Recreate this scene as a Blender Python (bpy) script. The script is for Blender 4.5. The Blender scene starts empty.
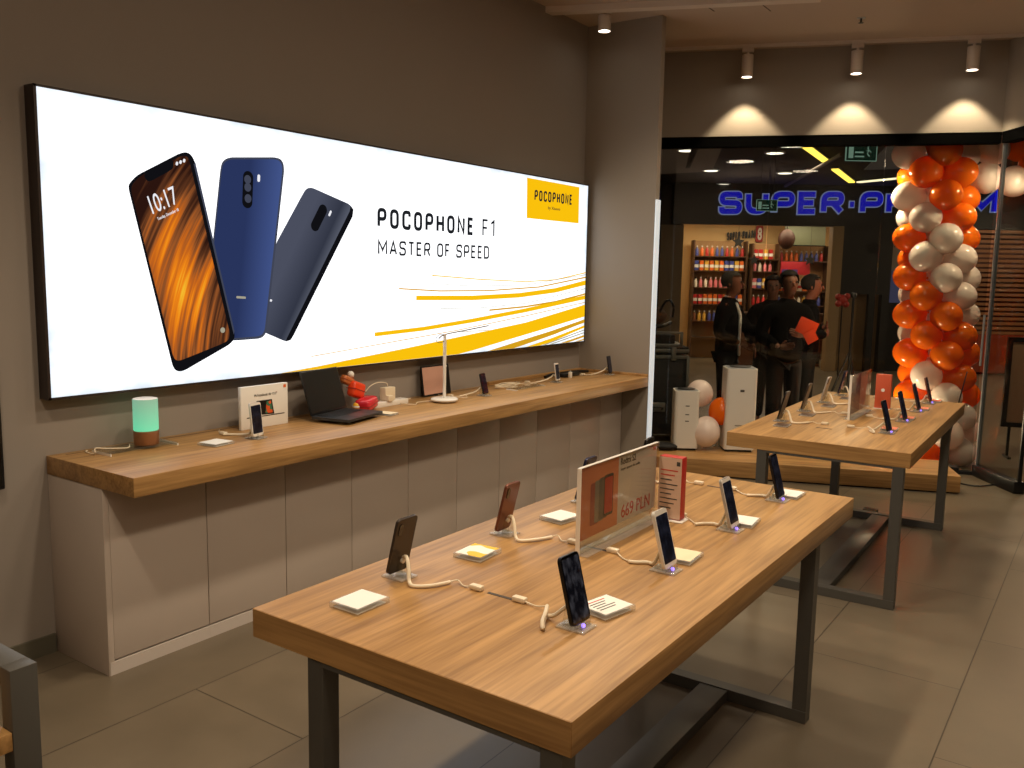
import bpy, bmesh, math, random
from mathutils import Vector, Matrix
random.seed(7)
PI = math.pi
def R(a): return math.radians(a)
scene = bpy.context.scene
C = scene.collection

# ------------------------------------------------------------------ materials
def srgb(r, g, b):
    def f(v):
        v /= 255.0
        return v / 12.92 if v <= 0.04045 else ((v + 0.055) / 1.055) ** 2.4
    return (f(r), f(g), f(b), 1)

def mat(name, col, rough=0.5, metal=0.0, noise=0.0, nscale=8.0, bump=0.0, emis=None, estr=0.0, spec=0.5, trans=0.0, sheen=0.0, coat=0.0, sub=0.0):
    m = bpy.data.materials.new(name); m.use_nodes = True
    nt = m.node_tree; b = nt.nodes['Principled BSDF']
    c = srgb(*col)
    b.inputs['Roughness'].default_value = rough
    b.inputs['Metallic'].default_value = metal
    b.inputs['Specular IOR Level'].default_value = spec
    b.inputs['Coat Weight'].default_value = coat
    if trans: b.inputs['Transmission Weight'].default_value = trans
    if sub:
        b.inputs['Subsurface Weight'].default_value = sub
        b.inputs['Subsurface Radius'].default_value = (0.05, 0.02, 0.01)
    tc = nt.nodes.new('ShaderNodeTexCoord')
    n = nt.nodes.new('ShaderNodeTexNoise'); n.inputs['Scale'].default_value = nscale; n.inputs['Detail'].default_value = 4
    nt.links.new(tc.outputs['Object'], n.inputs['Vector'])
    mx = nt.nodes.new('ShaderNodeMix'); mx.data_type = 'RGBA'
    mx.inputs[6].default_value = tuple(v * (1 - noise) for v in c[:3]) + (1,)
    mx.inputs[7].default_value = tuple(min(1, v * (1 + noise)) for v in c[:3]) + (1,)
    nt.links.new(n.outputs['Fac'], mx.inputs[0])
    nt.links.new(mx.outputs[2], b.inputs['Base Color'])
    if bump:
        bp = nt.nodes.new('ShaderNodeBump'); bp.inputs['Strength'].default_value = bump; bp.inputs['Distance'].default_value = 0.002
        nt.links.new(n.outputs['Fac'], bp.inputs['Height']); nt.links.new(bp.outputs['Normal'], b.inputs['Normal'])
    if emis:
        b.inputs['Emission Color'].default_value = srgb(*emis); b.inputs['Emission Strength'].default_value = estr
    return m

def emit(name, col, s=1.0):
    m = bpy.data.materials.new(name); m.use_nodes = True
    nt = m.node_tree; nt.nodes.remove(nt.nodes['Principled BSDF'])
    e = nt.nodes.new('ShaderNodeEmission'); e.inputs[0].default_value = srgb(*col); e.inputs[1].default_value = s
    nt.links.new(e.outputs[0], nt.nodes['Material Output'].inputs[0])
    return m

def glass(name, tint=(255, 255, 255), ior=1.45, boost=1.0, rough=0.0):
    m = bpy.data.materials.new(name); m.use_nodes = True
    nt = m.node_tree; nt.nodes.remove(nt.nodes['Principled BSDF'])
    t = nt.nodes.new('ShaderNodeBsdfTransparent'); t.inputs[0].default_value = srgb(*tint)
    g = nt.nodes.new('ShaderNodeBsdfGlossy'); g.inputs['Roughness'].default_value = rough
    f = nt.nodes.new('ShaderNodeFresnel'); ge = nt.nodes.new('ShaderNodeNewGeometry')
    io = nt.nodes.new('ShaderNodeMapRange'); io.inputs[3].default_value = ior; io.inputs[4].default_value = 1 / ior
    nt.links.new(ge.outputs['Backfacing'], io.inputs[0]); nt.links.new(io.outputs[0], f.inputs[0])
    mu = nt.nodes.new('ShaderNodeMath'); mu.operation = 'MULTIPLY'; mu.inputs[1].default_value = boost
    mu.use_clamp = True
    mx = nt.nodes.new('ShaderNodeMixShader')
    nt.links.new(f.outputs[0], mu.inputs[0]); nt.links.new(mu.outputs[0], mx.inputs[0])
    nt.links.new(t.outputs[0], mx.inputs[1]); nt.links.new(g.outputs[0], mx.inputs[2])
    nt.links.new(mx.outputs[0], nt.nodes['Material Output'].inputs[0])
    return m

def wood(name, light, dark, axis='Y', rough=0.42):
    m = bpy.data.materials.new(name); m.use_nodes = True
    nt = m.node_tree; b = nt.nodes['Principled BSDF']; L = nt.links.new
    tc = nt.nodes.new('ShaderNodeTexCoord')
    def noise(across, along, detail, dist=0.0):
        mp = nt.nodes.new('ShaderNodeMapping'); mp.inputs['Scale'].default_value = (across, along, across) if axis == 'Y' else (along, across, across)
        L(tc.outputs['Object'], mp.inputs['Vector'])
        n = nt.nodes.new('ShaderNodeTexNoise'); n.inputs['Scale'].default_value = 1; n.inputs['Detail'].default_value = detail; n.inputs['Distortion'].default_value = dist
        L(mp.outputs[0], n.inputs['Vector']); return n
    n1 = noise(9, .9, 4, .6); n2 = noise(85, 3.2, 3); n3 = noise(30, 1.4, 3, .4); n4 = noise(2.2, .5, 2)
    acc = None
    for n, wgt in ((n1, .3), (n2, .3), (n3, .27), (n4, .13)):
        q = nt.nodes.new('ShaderNodeMath'); q.operation = 'MULTIPLY_ADD'; q.inputs[1].default_value = wgt
        L(n.outputs['Fac'], q.inputs[0])
        if acc: L(acc.outputs[0], q.inputs[2])
        else: q.inputs[2].default_value = 0
        acc = q
    r = nt.nodes.new('ShaderNodeValToRGB')
    r.color_ramp.elements[0].position = 0.40; r.color_ramp.elements[0].color = srgb(*dark)
    r.color_ramp.elements[1].position = 0.57; r.color_ramp.elements[1].color = srgb(*light)
    L(acc.outputs[0], r.inputs[0]); L(r.outputs[0], b.inputs['Base Color'])
    b.inputs['Roughness'].default_value = rough
    bp = nt.nodes.new('ShaderNodeBump'); bp.inputs['Strength'].default_value = 0.12; bp.inputs['Distance'].default_value = 0.002
    L(n2.outputs['Fac'], bp.inputs['Height']); L(bp.outputs[0], b.inputs['Normal'])
    return m

def floor_mat():
    m = bpy.data.materials.new('floor_tile'); m.use_nodes = True
    nt = m.node_tree; b = nt.nodes['Principled BSDF']; L = nt.links.new
    tc = nt.nodes.new('ShaderNodeTexCoord')
    mp = nt.nodes.new('ShaderNodeMapping'); mp.inputs['Rotation'].default_value = (0, 0, R(-90)); mp.inputs['Location'].default_value = (4.06, 3.42, 0)
    mp.vector_type = 'TEXTURE'
    mp.inputs['Rotation'].default_value = (0, 0, R(90)); mp.inputs['Location'].default_value = (3.42, 4.69, 0)
    L(tc.outputs['Object'], mp.inputs['Vector'])
    br = nt.nodes.new('ShaderNodeTexBrick')
    br.inputs['Scale'].default_value = 1; br.inputs['Mortar Size'].default_value = 0.0028; br.inputs['Mortar Smooth'].default_value = 0.2
    br.inputs['Brick Width'].default_value = 1.3; br.inputs['Row Height'].default_value = 0.65
    br.inputs['Color1'].default_value = srgb(118, 106, 88); br.inputs['Color2'].default_value = srgb(110, 99, 82); br.inputs['Mortar'].default_value = srgb(66, 58, 48)
    L(mp.outputs[0], br.inputs['Vector'])
    n = nt.nodes.new('ShaderNodeTexNoise'); n.inputs['Scale'].default_value = 3.0; n.inputs['Detail'].default_value = 8; L(tc.outputs['Object'], n.inputs['Vector'])
    r = nt.nodes.new('ShaderNodeValToRGB'); r.color_ramp.elements[0].color = (.78, .78, .78, 1); r.color_ramp.elements[0].position = .3; r.color_ramp.elements[1].position = .7
    L(n.outputs['Fac'], r.inputs[0])
    mx = nt.nodes.new('ShaderNodeMix'); mx.data_type = 'RGBA'; mx.blend_type = 'MULTIPLY'; mx.inputs[0].default_value = 1
    L(br.outputs['Color'], mx.inputs[6]); L(r.outputs[0], mx.inputs[7]); L(mx.outputs[2], b.inputs['Base Color'])
    ro = nt.nodes.new('ShaderNodeMapRange'); ro.inputs[3].default_value = .24; ro.inputs[4].default_value = .42; L(n.outputs['Fac'], ro.inputs[0]); L(ro.outputs[0], b.inputs['Roughness'])
    bp = nt.nodes.new('ShaderNodeBump'); bp.inputs['Strength'].default_value = .3; bp.inputs['Distance'].default_value = .002; bp.invert = True
    L(br.outputs['Fac'], bp.inputs['Height']); L(bp.outputs[0], b.inputs['Normal'])
    return m

def lightbox_mat():
    m = bpy.data.materials.new('backlit_film'); m.use_nodes = True
    nt = m.node_tree; nt.nodes.remove(nt.nodes['Principled BSDF']); L = nt.links.new
    tc = nt.nodes.new('ShaderNodeTexCoord'); sp = nt.nodes.new('ShaderNodeSeparateXYZ'); L(tc.outputs['Generated'], sp.inputs[0])
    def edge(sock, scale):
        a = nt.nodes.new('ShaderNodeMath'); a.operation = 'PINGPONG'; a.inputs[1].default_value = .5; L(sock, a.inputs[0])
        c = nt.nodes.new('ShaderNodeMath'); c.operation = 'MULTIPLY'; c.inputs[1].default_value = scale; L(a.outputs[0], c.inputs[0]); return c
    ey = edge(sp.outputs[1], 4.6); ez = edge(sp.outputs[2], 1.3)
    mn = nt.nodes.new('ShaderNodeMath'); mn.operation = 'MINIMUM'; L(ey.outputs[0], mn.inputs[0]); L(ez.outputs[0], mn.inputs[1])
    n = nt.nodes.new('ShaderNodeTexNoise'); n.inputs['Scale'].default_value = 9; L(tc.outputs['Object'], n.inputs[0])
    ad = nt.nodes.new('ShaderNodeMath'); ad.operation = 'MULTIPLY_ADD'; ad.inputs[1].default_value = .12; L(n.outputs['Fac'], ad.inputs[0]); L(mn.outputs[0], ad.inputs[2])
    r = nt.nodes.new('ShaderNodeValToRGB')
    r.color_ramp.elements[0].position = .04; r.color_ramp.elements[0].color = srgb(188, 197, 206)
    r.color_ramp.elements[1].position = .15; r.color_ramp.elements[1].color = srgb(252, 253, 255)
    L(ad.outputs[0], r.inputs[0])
    e = nt.nodes.new('ShaderNodeEmission'); e.inputs[1].default_value = 1.55; L(r.outputs[0], e.inputs[0])
    L(e.outputs[0], nt.nodes['Material Output'].inputs[0])
    return m

def streak_mat():
    """orange streak wallpaper of the printed handset"""
    m = bpy.data.materials.new('streak_print'); m.use_nodes = True
    nt = m.node_tree; nt.nodes.remove(nt.nodes['Principled BSDF']); L = nt.links.new
    tc = nt.nodes.new('ShaderNodeTexCoord')
    ds = nt.nodes.new('ShaderNodeVectorMath'); ds.operation = 'DISTANCE'; ds.inputs[1].default_value = (.08, 4.0, 1.15); L(tc.outputs['Object'], ds.inputs[0])
    sp = nt.nodes.new('ShaderNodeSeparateXYZ'); L(tc.outputs['Object'], sp.inputs[0])
    cmb = nt.nodes.new('ShaderNodeCombineXYZ'); L(ds.outputs['Value'], cmb.inputs[0]); L(sp.outputs[2], cmb.inputs[1])
    mp = nt.nodes.new('ShaderNodeMapping'); mp.inputs['Scale'].default_value = (30, 1.3, 1); L(cmb.outputs[0], mp.inputs[0])
    n = nt.nodes.new('ShaderNodeTexNoise'); n.inputs['Scale'].default_value = 1.0; n.inputs['Detail'].default_value = 4; n.inputs['Distortion'].default_value = .2
    L(mp.outputs[0], n.inputs[0])
    gr = nt.nodes.new('ShaderNodeTexGradient'); gr.gradient_type = 'SPHERICAL'
    mp2 = nt.nodes.new('ShaderNodeMapping'); mp2.inputs['Location'].default_value = (0, -2.6*3.4, -1.62*1.5); mp2.inputs['Scale'].default_value = (0, 3.4, 1.5)
    L(tc.outputs['Object'], mp2.inputs[0]); L(mp2.outputs[0], gr.inputs[0])
    mu = nt.nodes.new('ShaderNodeMath'); mu.operation = 'MULTIPLY'; mu.inputs[1].default_value = 1.15; L(gr.outputs['Fac'], mu.inputs[0])
    ad = nt.nodes.new('ShaderNodeMath'); ad.operation = 'MULTIPLY_ADD'; ad.inputs[1].default_value = 1.5; L(n.outputs['Fac'], ad.inputs[0])
    mu2 = nt.nodes.new('ShaderNodeMath'); mu2.operation = 'MULTIPLY_ADD'; mu2.inputs[1].default_value = .62; mu2.inputs[2].default_value = -.66; L(mu.outputs[0], mu2.inputs[0]); L(mu2.outputs[0], ad.inputs[2])
    r = nt.nodes.new('ShaderNodeValToRGB'); cr = r.color_ramp
    cr.elements[0].position = .1; cr.elements[0].color = srgb(45, 22, 16)
    cr.elements[1].position = .88; cr.elements[1].color = srgb(255, 195, 50)
    for p, c in ((.3, (92, 52, 30)), (.45, (150, 85, 42)), (.58, (205, 105, 30)), (.72, (250, 140, 25))):
        e = cr.elements.new(p); e.color = srgb(*c)
    L(ad.outputs[0], r.inputs[0])
    e = nt.nodes.new('ShaderNodeEmission'); e.inputs[1].default_value = .9; L(r.outputs[0], e.inputs[0])
    L(e.outputs[0], nt.nodes['Material Output'].inputs[0])
    return m

def grad_mat(name, c0, c1, c2, y0, y1, z0=0, z1=1, zf=0.0):
    m = bpy.data.materials.new(name); m.use_nodes = True
    nt = m.node_tree; nt.nodes.remove(nt.nodes['Principled BSDF']); L = nt.links.new
    tc = nt.nodes.new('ShaderNodeTexCoord'); sp = nt.nodes.new('ShaderNodeSeparateXYZ'); L(tc.outputs['Object'], sp.inputs[0])
    sh = nt.nodes.new('ShaderNodeMath'); sh.operation = 'MULTIPLY_ADD'; sh.inputs[1].default_value = -zf; L(sp.outputs[2], sh.inputs[0]); L(sp.outputs[1], sh.inputs[2])
    mr = nt.nodes.new('ShaderNodeMapRange'); mr.inputs[1].default_value = y0; mr.inputs[2].default_value = y1; L(sh.outputs[0], mr.inputs[0])
    r = nt.nodes.new('ShaderNodeValToRGB'); r.color_ramp.elements[0].color = srgb(*c0); r.color_ramp.elements[1].color = srgb(*c2)
    e = r.color_ramp.elements.new(.55); e.color = srgb(*c1)
    L(mr.outputs[0], r.inputs[0])
    e = nt.nodes.new('ShaderNodeEmission'); e.inputs[1].default_value = 1; L(r.outputs[0], e.inputs[0])
    L(e.outputs[0], nt.nodes['Material Output'].inputs[0])
    return m

def screen_mat(name, tint, s):
    """switched-on handset display, dark wallpaper"""
    m = bpy.data.materials.new(name); m.use_nodes = True
    nt = m.node_tree; b = nt.nodes['Principled BSDF']; L = nt.links.new
    b.inputs['Base Color'].default_value = (.004, .004, .006, 1); b.inputs['Roughness'].default_value = .12
    tc = nt.nodes.new('ShaderNodeTexCoord')
    mp = nt.nodes.new('ShaderNodeMapping'); mp.inputs['Scale'].default_value = (1, 60, 34); L(tc.outputs['Object'], mp.inputs[0])
    n = nt.nodes.new('ShaderNodeTexNoise'); n.inputs['Scale'].default_value = 1; n.inputs['Detail'].default_value = 6; L(mp.outputs[0], n.inputs[0])
    r = nt.nodes.new('ShaderNodeValToRGB'); r.color_ramp.elements[0].position = .45; r.color_ramp.elements[0].color = (0.003, 0.004, 0.008, 1); r.color_ramp.elements[1].position = .7; r.color_ramp.elements[1].color = srgb(*tint)
    L(n.outputs['Fac'], r.inputs[0]); L(r.outputs[0], b.inputs['Emission Color']); b.inputs['Emission Strength'].default_value = s
    return m

M = {}
M['wall'] = mat('wall_paint', (150, 140, 128), .85, noise=.03, nscale=3)
M['wall_dark'] = mat('wall_paint_dark', (146, 137, 128), .85, noise=.03, nscale=3)
M['ceiling'] = mat('ceiling_paint', (190, 172, 156), .9, noise=.03, nscale=2)
M['floor'] = floor_mat()
M['oak'] = wood('oak_table', (184, 142, 88), (141, 104, 60), 'Y')
M['oak_x'] = wood('oak_platform', (184, 142, 88), (141, 104, 60), 'X')
M['steel'] = mat('grey_steel', (92, 90, 85), .45, metal=.35, noise=.04, nscale=20)
M['cabinet'] = mat('cabinet_laminate', (200, 187, 176), .5, noise=.02, nscale=4)
M['cabinet_in'] = mat('cabinet_core', (70, 60, 52), .7)
M['plinth'] = mat('plinth_strip', (206, 196, 188), .4)
M['baseboard'] = mat('baseboard_grey', (92, 88, 74), .6)
M['black'] = mat('black_plastic', (16, 16, 18), .35)
M['black_matt'] = mat('black_matt', (7, 7, 8), .7)
M['pure_black'] = mat('pure_black', (4, 4, 4), .9, spec=.03)
M['black_glass'] = mat('black_glass', (6, 6, 8), .08, coat=.5)
M['white'] = mat('white_plastic', (232, 228, 220), .35)
M['cable'] = mat('cream_cable', (226, 212, 186), .4)
M['paper'] = mat('white_card', (238, 236, 230), .6)
M['acrylic'] = glass('clear_acrylic', (244, 245, 243), 1.45, .7)
def haze(name, col, f):
    m = glass(name, (246, 247, 245), 1.45, .8); nt = m.node_tree; out = nt.nodes['Material Output']; src = out.inputs[0].links[0].from_socket
    d = nt.nodes.new('ShaderNodeBsdfDiffuse'); d.inputs[0].default_value = srgb(*col)
    mx = nt.nodes.new('ShaderNodeMixShader'); mx.inputs[0].default_value = f
    nt.links.new(src, mx.inputs[1]); nt.links.new(d.outputs[0], mx.inputs[2]); nt.links.new(mx.outputs[0], out.inputs[0]); return m
M['acrylic_haze'] = haze('acrylic_haze', (240, 238, 232), .22)
M['acrylic_edge'] = mat('acrylic_block', (236, 232, 224), .12, spec=.9)
M['alu'] = mat('aluminium', (190, 195, 200), .3, metal=.8)
M['glass'] = glass('shop_glass', (230, 233, 231), 1.45, .55)
M['frame_dark'] = mat('lightbox_frame', (60, 50, 46), .4, metal=.3)
M['film'] = lightbox_mat()
M['p_black'] = emit('print_black', (16, 16, 20)); M['p_yellow'] = emit('print_yellow', (250, 193, 12)); M['p_dyellow'] = emit('print_dark_yellow', (214, 160, 28)); M['p_grey'] = emit('print_grey', (165, 160, 140))
M['p_text'] = emit('print_text', (32, 34, 38)); M['p_white'] = emit('print_white', (240, 240, 245)); M['p_rim'] = emit('print_rim', (64, 68, 84))
M['orange_print'] = mat('orange_print', (205, 120, 82), .5)
M['copper'] = mat('brushed_copper', (165, 120, 88), .35, metal=.6, noise=.05, nscale=60)
M['red'] = mat('red_print', (176, 42, 36), .5)
M['screen_dim'] = screen_mat('display_dim', (46, 48, 62), .45)
M['screen_fig'] = screen_mat('display_figure', (92, 90, 96), .35)

# ------------------------------------------------------------------ mesh helpers
class MB:
    def __init__(s): s.bm = bmesh.new()
    def _tf(s, vs, mtx):
        if mtx is not None: bmesh.ops.transform(s.bm, matrix=mtx, verts=vs)
    def box(s, lo, hi, bev=0.0, mtx=None, seg=2):
        c = [(a + b) / 2 for a, b in zip(lo, hi)]; d = [abs(b - a) for a, b in zip(lo, hi)]
        r = bmesh.ops.create_cube(s.bm, size=1.0); vs = r['verts']
        bmesh.ops.scale(s.bm, vec=d, verts=vs); bmesh.ops.translate(s.bm, vec=c, verts=vs)
        if bev > 0:
            es = list({e for v in vs for e in v.link_edges})
            o = bmesh.ops.bevel(s.bm, geom=es, offset=bev, segments=seg, affect='EDGES', profile=.5)
            vs = list({v for f in o['faces'] for v in f.verts} | {v for v in vs if v.is_valid})
        s._tf(vs, mtx); return s
    def cyl(s, p0, p1, r0, r1=None, n=20, cap=True):
        r1 = r0 if r1 is None else r1
        p0 = Vector(p0); p1 = Vector(p1); d = p1 - p0
        o = bmesh.ops.create_cone(s.bm, cap_ends=cap, segments=n, radius1=r0, radius2=r1, depth=d.length)
        m = Matrix.Translation((p0 + p1) / 2) @ d.to_track_quat('Z', 'Y').to_matrix().to_4x4()
        bmesh.ops.transform(s.bm, matrix=m, verts=o['verts']); return s
    def sphere(s, c, r, sc=(1, 1, 1), u=20, v=12, mtx=None):
        o = bmesh.ops.create_uvsphere(s.bm, u_segments=u, v_segments=v, radius=r)
        bmesh.ops.scale(s.bm, vec=sc, verts=o['verts'])
        s._tf(o['verts'], mtx)
        bmesh.ops.translate(s.bm, vec=c, verts=o['verts']); return s
    def lathe(s, prof, c=(0, 0, 0), n=28):
        rings = []
        for r, z in prof:
            if r < 1e-6: rings.append([s.bm.verts.new((c[0], c[1], c[2] + z))])
            else: rings.append([s.bm.verts.new((c[0] + r * math.cos(2 * PI * i / n), c[1] + r * math.sin(2 * PI * i / n), c[2] + z)) for i in range(n)])
        for a, b in zip(rings, rings[1:]):
            for i in range(n):
                j = (i + 1) % n
                if len(a) == 1 and len(b) == 1: continue
                if len(a) == 1: s.bm.faces.new((a[0], b[j], b[i]))
                elif len(b) == 1: s.bm.faces.new((a[i], a[j], b[0]))
                else: s.bm.faces.new((a[i], a[j], b[j], b[i]))
        return s
    def tube(s, pts, r, n=8, sub=5):
        P = [Vector(p) for p in pts]
        if sub > 1 and len(P) > 2:
            Q = []
            for i in range(len(P) - 1):
                a = P[max(i - 1, 0)]; b = P[i]; c = P[i + 1]; d = P[min(i + 2, len(P) - 1)]
                for k in range(sub):
                    t = k / sub
                    Q.append(.5 * ((2 * b) + (c - a) * t + (2 * a - 5 * b + 4 * c - d) * t * t + (3 * b - a - 3 * c + d) * t ** 3))
            Q.append(P[-1]); P = Q
        up = Vector((0, 0, 1)); rings = []
        for i, p in enumerate(P):
            t = (P[min(i + 1, len(P) - 1)] - P[max(i - 1, 0)]).normalized()
            x = t.cross(up)
            if x.length < 1e-3: x = t.cross(Vector((0, 1, 0)))
            x.normalize(); y = x.cross(t)
            rings.append([s.bm.verts.new(p + r * (math.cos(2 * PI * k / n) * x + math.sin(2 * PI * k / n) * y)) for k in range(n)])
        for a, b in zip(rings, rings[1:]):
            for k in range(n): s.bm.faces.new((a[k], a[(k + 1) % n], b[(k + 1) % n], b[k]))
        s.bm.faces.new(rings[0][::-1]); s.bm.faces.new(rings[-1]); return s
    def prism_x(s, poly, x0, x1):
        """polygon of (y,z) points extruded along x"""
        a = [s.bm.verts.new((x0, y, z)) for y, z in poly]; b = [s.bm.verts.new((x1, y, z)) for y, z in poly]
        s.bm.faces.new(a); s.bm.faces.new(b[::-1])
        for i in range(len(poly)): s.bm.faces.new((a[i], b[i], b[(i + 1) % len(poly)], a[(i + 1) % len(poly)]))
        return s
    def prism_z(s, poly, z0, z1):
        a = [s.bm.verts.new((x, y, z0)) for x, y in poly]; b = [s.bm.verts.new((x, y, z1)) for x, y in poly]
        s.bm.faces.new(a); s.bm.faces.new(b[::-1])
        for i in range(len(poly)): s.bm.faces.new((a[i], b[i], b[(i + 1) % len(poly)], a[(i + 1) % len(poly)]))
        return s

def mesh_of(name, mb, m, smooth=False):
    bmesh.ops.recalc_face_normals(mb.bm, faces=mb.bm.faces)
    me = bpy.data.meshes.new(name); mb.bm.to_mesh(me); mb.bm.free()
    if m: me.materials.append(m)
    if smooth:
        try: me.shade_smooth()
        except Exception:
            for p in me.polygons: p.use_smooth = True
        try: me.set_sharp_from_angle(angle=R(38))
        except Exception: pass
    return me
def obj(name, mb, m, parent=None, loc=None, smooth=True, rot=None):
    me = mb if isinstance(mb, bpy.types.Mesh) else mesh_of(name, mb, m, smooth)
    o = bpy.data.objects.new(name, me); C.objects.link(o)
    if parent: o.parent = parent
    if loc is not None: o.location = loc
    if rot is not None: o.rotation_euler = rot
    return o
def tag(o, label, cat, group=None, kind=None):
    o['label'] = label; o['category'] = cat
    if group: o['group'] = group
    if kind: o['kind'] = kind
    return o
def thing(name, label, cat, loc=(0, 0, 0), rot=0, group=None):
    o = bpy.data.objects.new(name, None); C.objects.link(o); o.empty_display_size = .05
    o.location = loc; o.rotation_euler = rot if isinstance(rot, tuple) else (0, 0, rot)
    return tag(o, label, cat, group)
def struct(name, mb, m, loc=None, rot=None, smooth=False):
    o = obj(name, mb, m, None, loc, smooth, rot); o['kind'] = 'structure'; return o
def kids(o): return [c for c in bpy.data.objects if c.parent == o]
def dup(root, loc, rot=None, label=None, group=None):
    def cp(o, par):
        c = o.copy(); C.objects.link(c)
        if par: c.parent = par
        for k in KIDS[o.name]: cp(k, c)
        return c
    if root.name not in KIDS:
        def walk(o):
            KIDS[o.name] = kids(o)
            for k in KIDS[o.name]: walk(k)
        walk(root)
    r = cp(root, None); r.location = loc
    if rot is not None: r.rotation_euler = rot if isinstance(rot, tuple) else (0, 0, rot)
    if label: r['label'] = label
    if group: r['group'] = group
    return r
KIDS = {}

def text_mesh(name, body, w, h, depth=.001, bold=0.0, spacing=1.0):
    """lettering in the local XY plane, lower-left corner at the origin, fitted to w by h"""
    cu = bpy.data.curves.new(name, 'FONT'); cu.body = body; cu.size = 1; cu.extrude = .01; cu.offset = bold; cu.resolution_u = 4; cu.space_character = spacing
    o = bpy.data.objects.new(name, cu); C.objects.link(o)
    dg = bpy.context.evaluated_depsgraph_get()
    me = bpy.data.meshes.new_from_object(o.evaluated_get(dg)); bpy.data.objects.remove(o); bpy.data.curves.remove(cu)
    xs = [v.co.x for v in me.vertices]; ys = [v.co.y for v in me.vertices]
    x0, x1, y0, y1 = min(xs), max(xs), min(ys), max(ys)
    for v in me.vertices:
        v.co.x = (v.co.x - x0) / (x1 - x0) * w; v.co.y = (v.co.y - y0) / (y1 - y0) * h; v.co.z = (v.co.z / .01) * depth / 2
    me.name = name
    return me
def text(name, body, w, h, m, parent, mtx, **k):
    me = text_mesh(name, body, w, h, **k); me.materials.clear(); me.materials.append(m); me.transform(mtx)
    o = bpy.data.objects.new(name, me); C.objects.link(o)
    if parent: o.parent = parent
    return o
def frame_mtx(origin, xdir, ydir):
    x = Vector(xdir).normalized(); y = Vector(ydir).normalized(); z = x.cross(y)
    m = Matrix((x, y, z)).transposed().to_4x4(); m.translation = Vector(origin); return m
GLYPH = {  # (advance width, list of (closed, points, corner radius))
    'P': (1, [(0, [(0, 0), (0, 1), (1, 1), (1, .44), (0, .44)], .3)]), 'O': (1, [(1, [(0, 0), (0, 1), (1, 1), (1, 0)], .34)]),
    'C': (1, [(0, [(1, .74), (1, 1), (0, 1), (0, 0), (1, 0), (1, .26)], .34)]), 'H': (1, [(0, [(0, 0), (0, 1)], 0), (0, [(1, 0), (1, 1)], 0), (0, [(0, .5), (1, .5)], 0)]),
    'N': (1, [(0, [(0, 0), (0, 1), (1, 0), (1, 1)], 0)]), 'E': (.86, [(0, [(1, 1), (0, 1), (0, 0), (1, 0)], 0), (0, [(0, .51), (.88, .51)], 0)]),
    'F': (.8, [(0, [(1, 1), (0, 1), (0, 0)], 0), (0, [(0, .5), (.85, .5)], 0)]), '1': (.55, [(0, [(0, .8), (1, 1), (1, 0)], 0)]),
    'M': (1.3, [(0, [(0, 0), (0, 1), (.5, .3), (1, 1), (1, 0)], 0)]), 'A': (1.1, [(0, [(0, 0), (.5, 1), (1, 0)], 0), (0, [(.22, .3), (.78, .3)], 0)]),
    'S': (1, [(0, [(1, .76), (1, 1), (0, 1), (0, .52), (1, .48), (1, 0), (0, 0), (0, .24)], .3)]), 'T': (.95, [(0, [(0, 1), (1, 1)], 0), (0, [(.5, 1), (.5, 0)], 0)]),
    'R': (1, [(0, [(0, 0), (0, 1), (1, 1), (1, .48), (0, .48)], .3), (0, [(.55, .48), (1, 0)], 0)]), 'D': (1, [(1, [(0, 0), (0, 1), (1, 1), (1, 0)], (0, 0, .4, .4))]),
    'U': (1, [(0, [(0, 1), (0, 0), (1, 0), (1, 1)], .36)]), '-': (.4, [(0, [(0, .42), (1, .42)], 0)]), ' ': (.45, [])}
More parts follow.
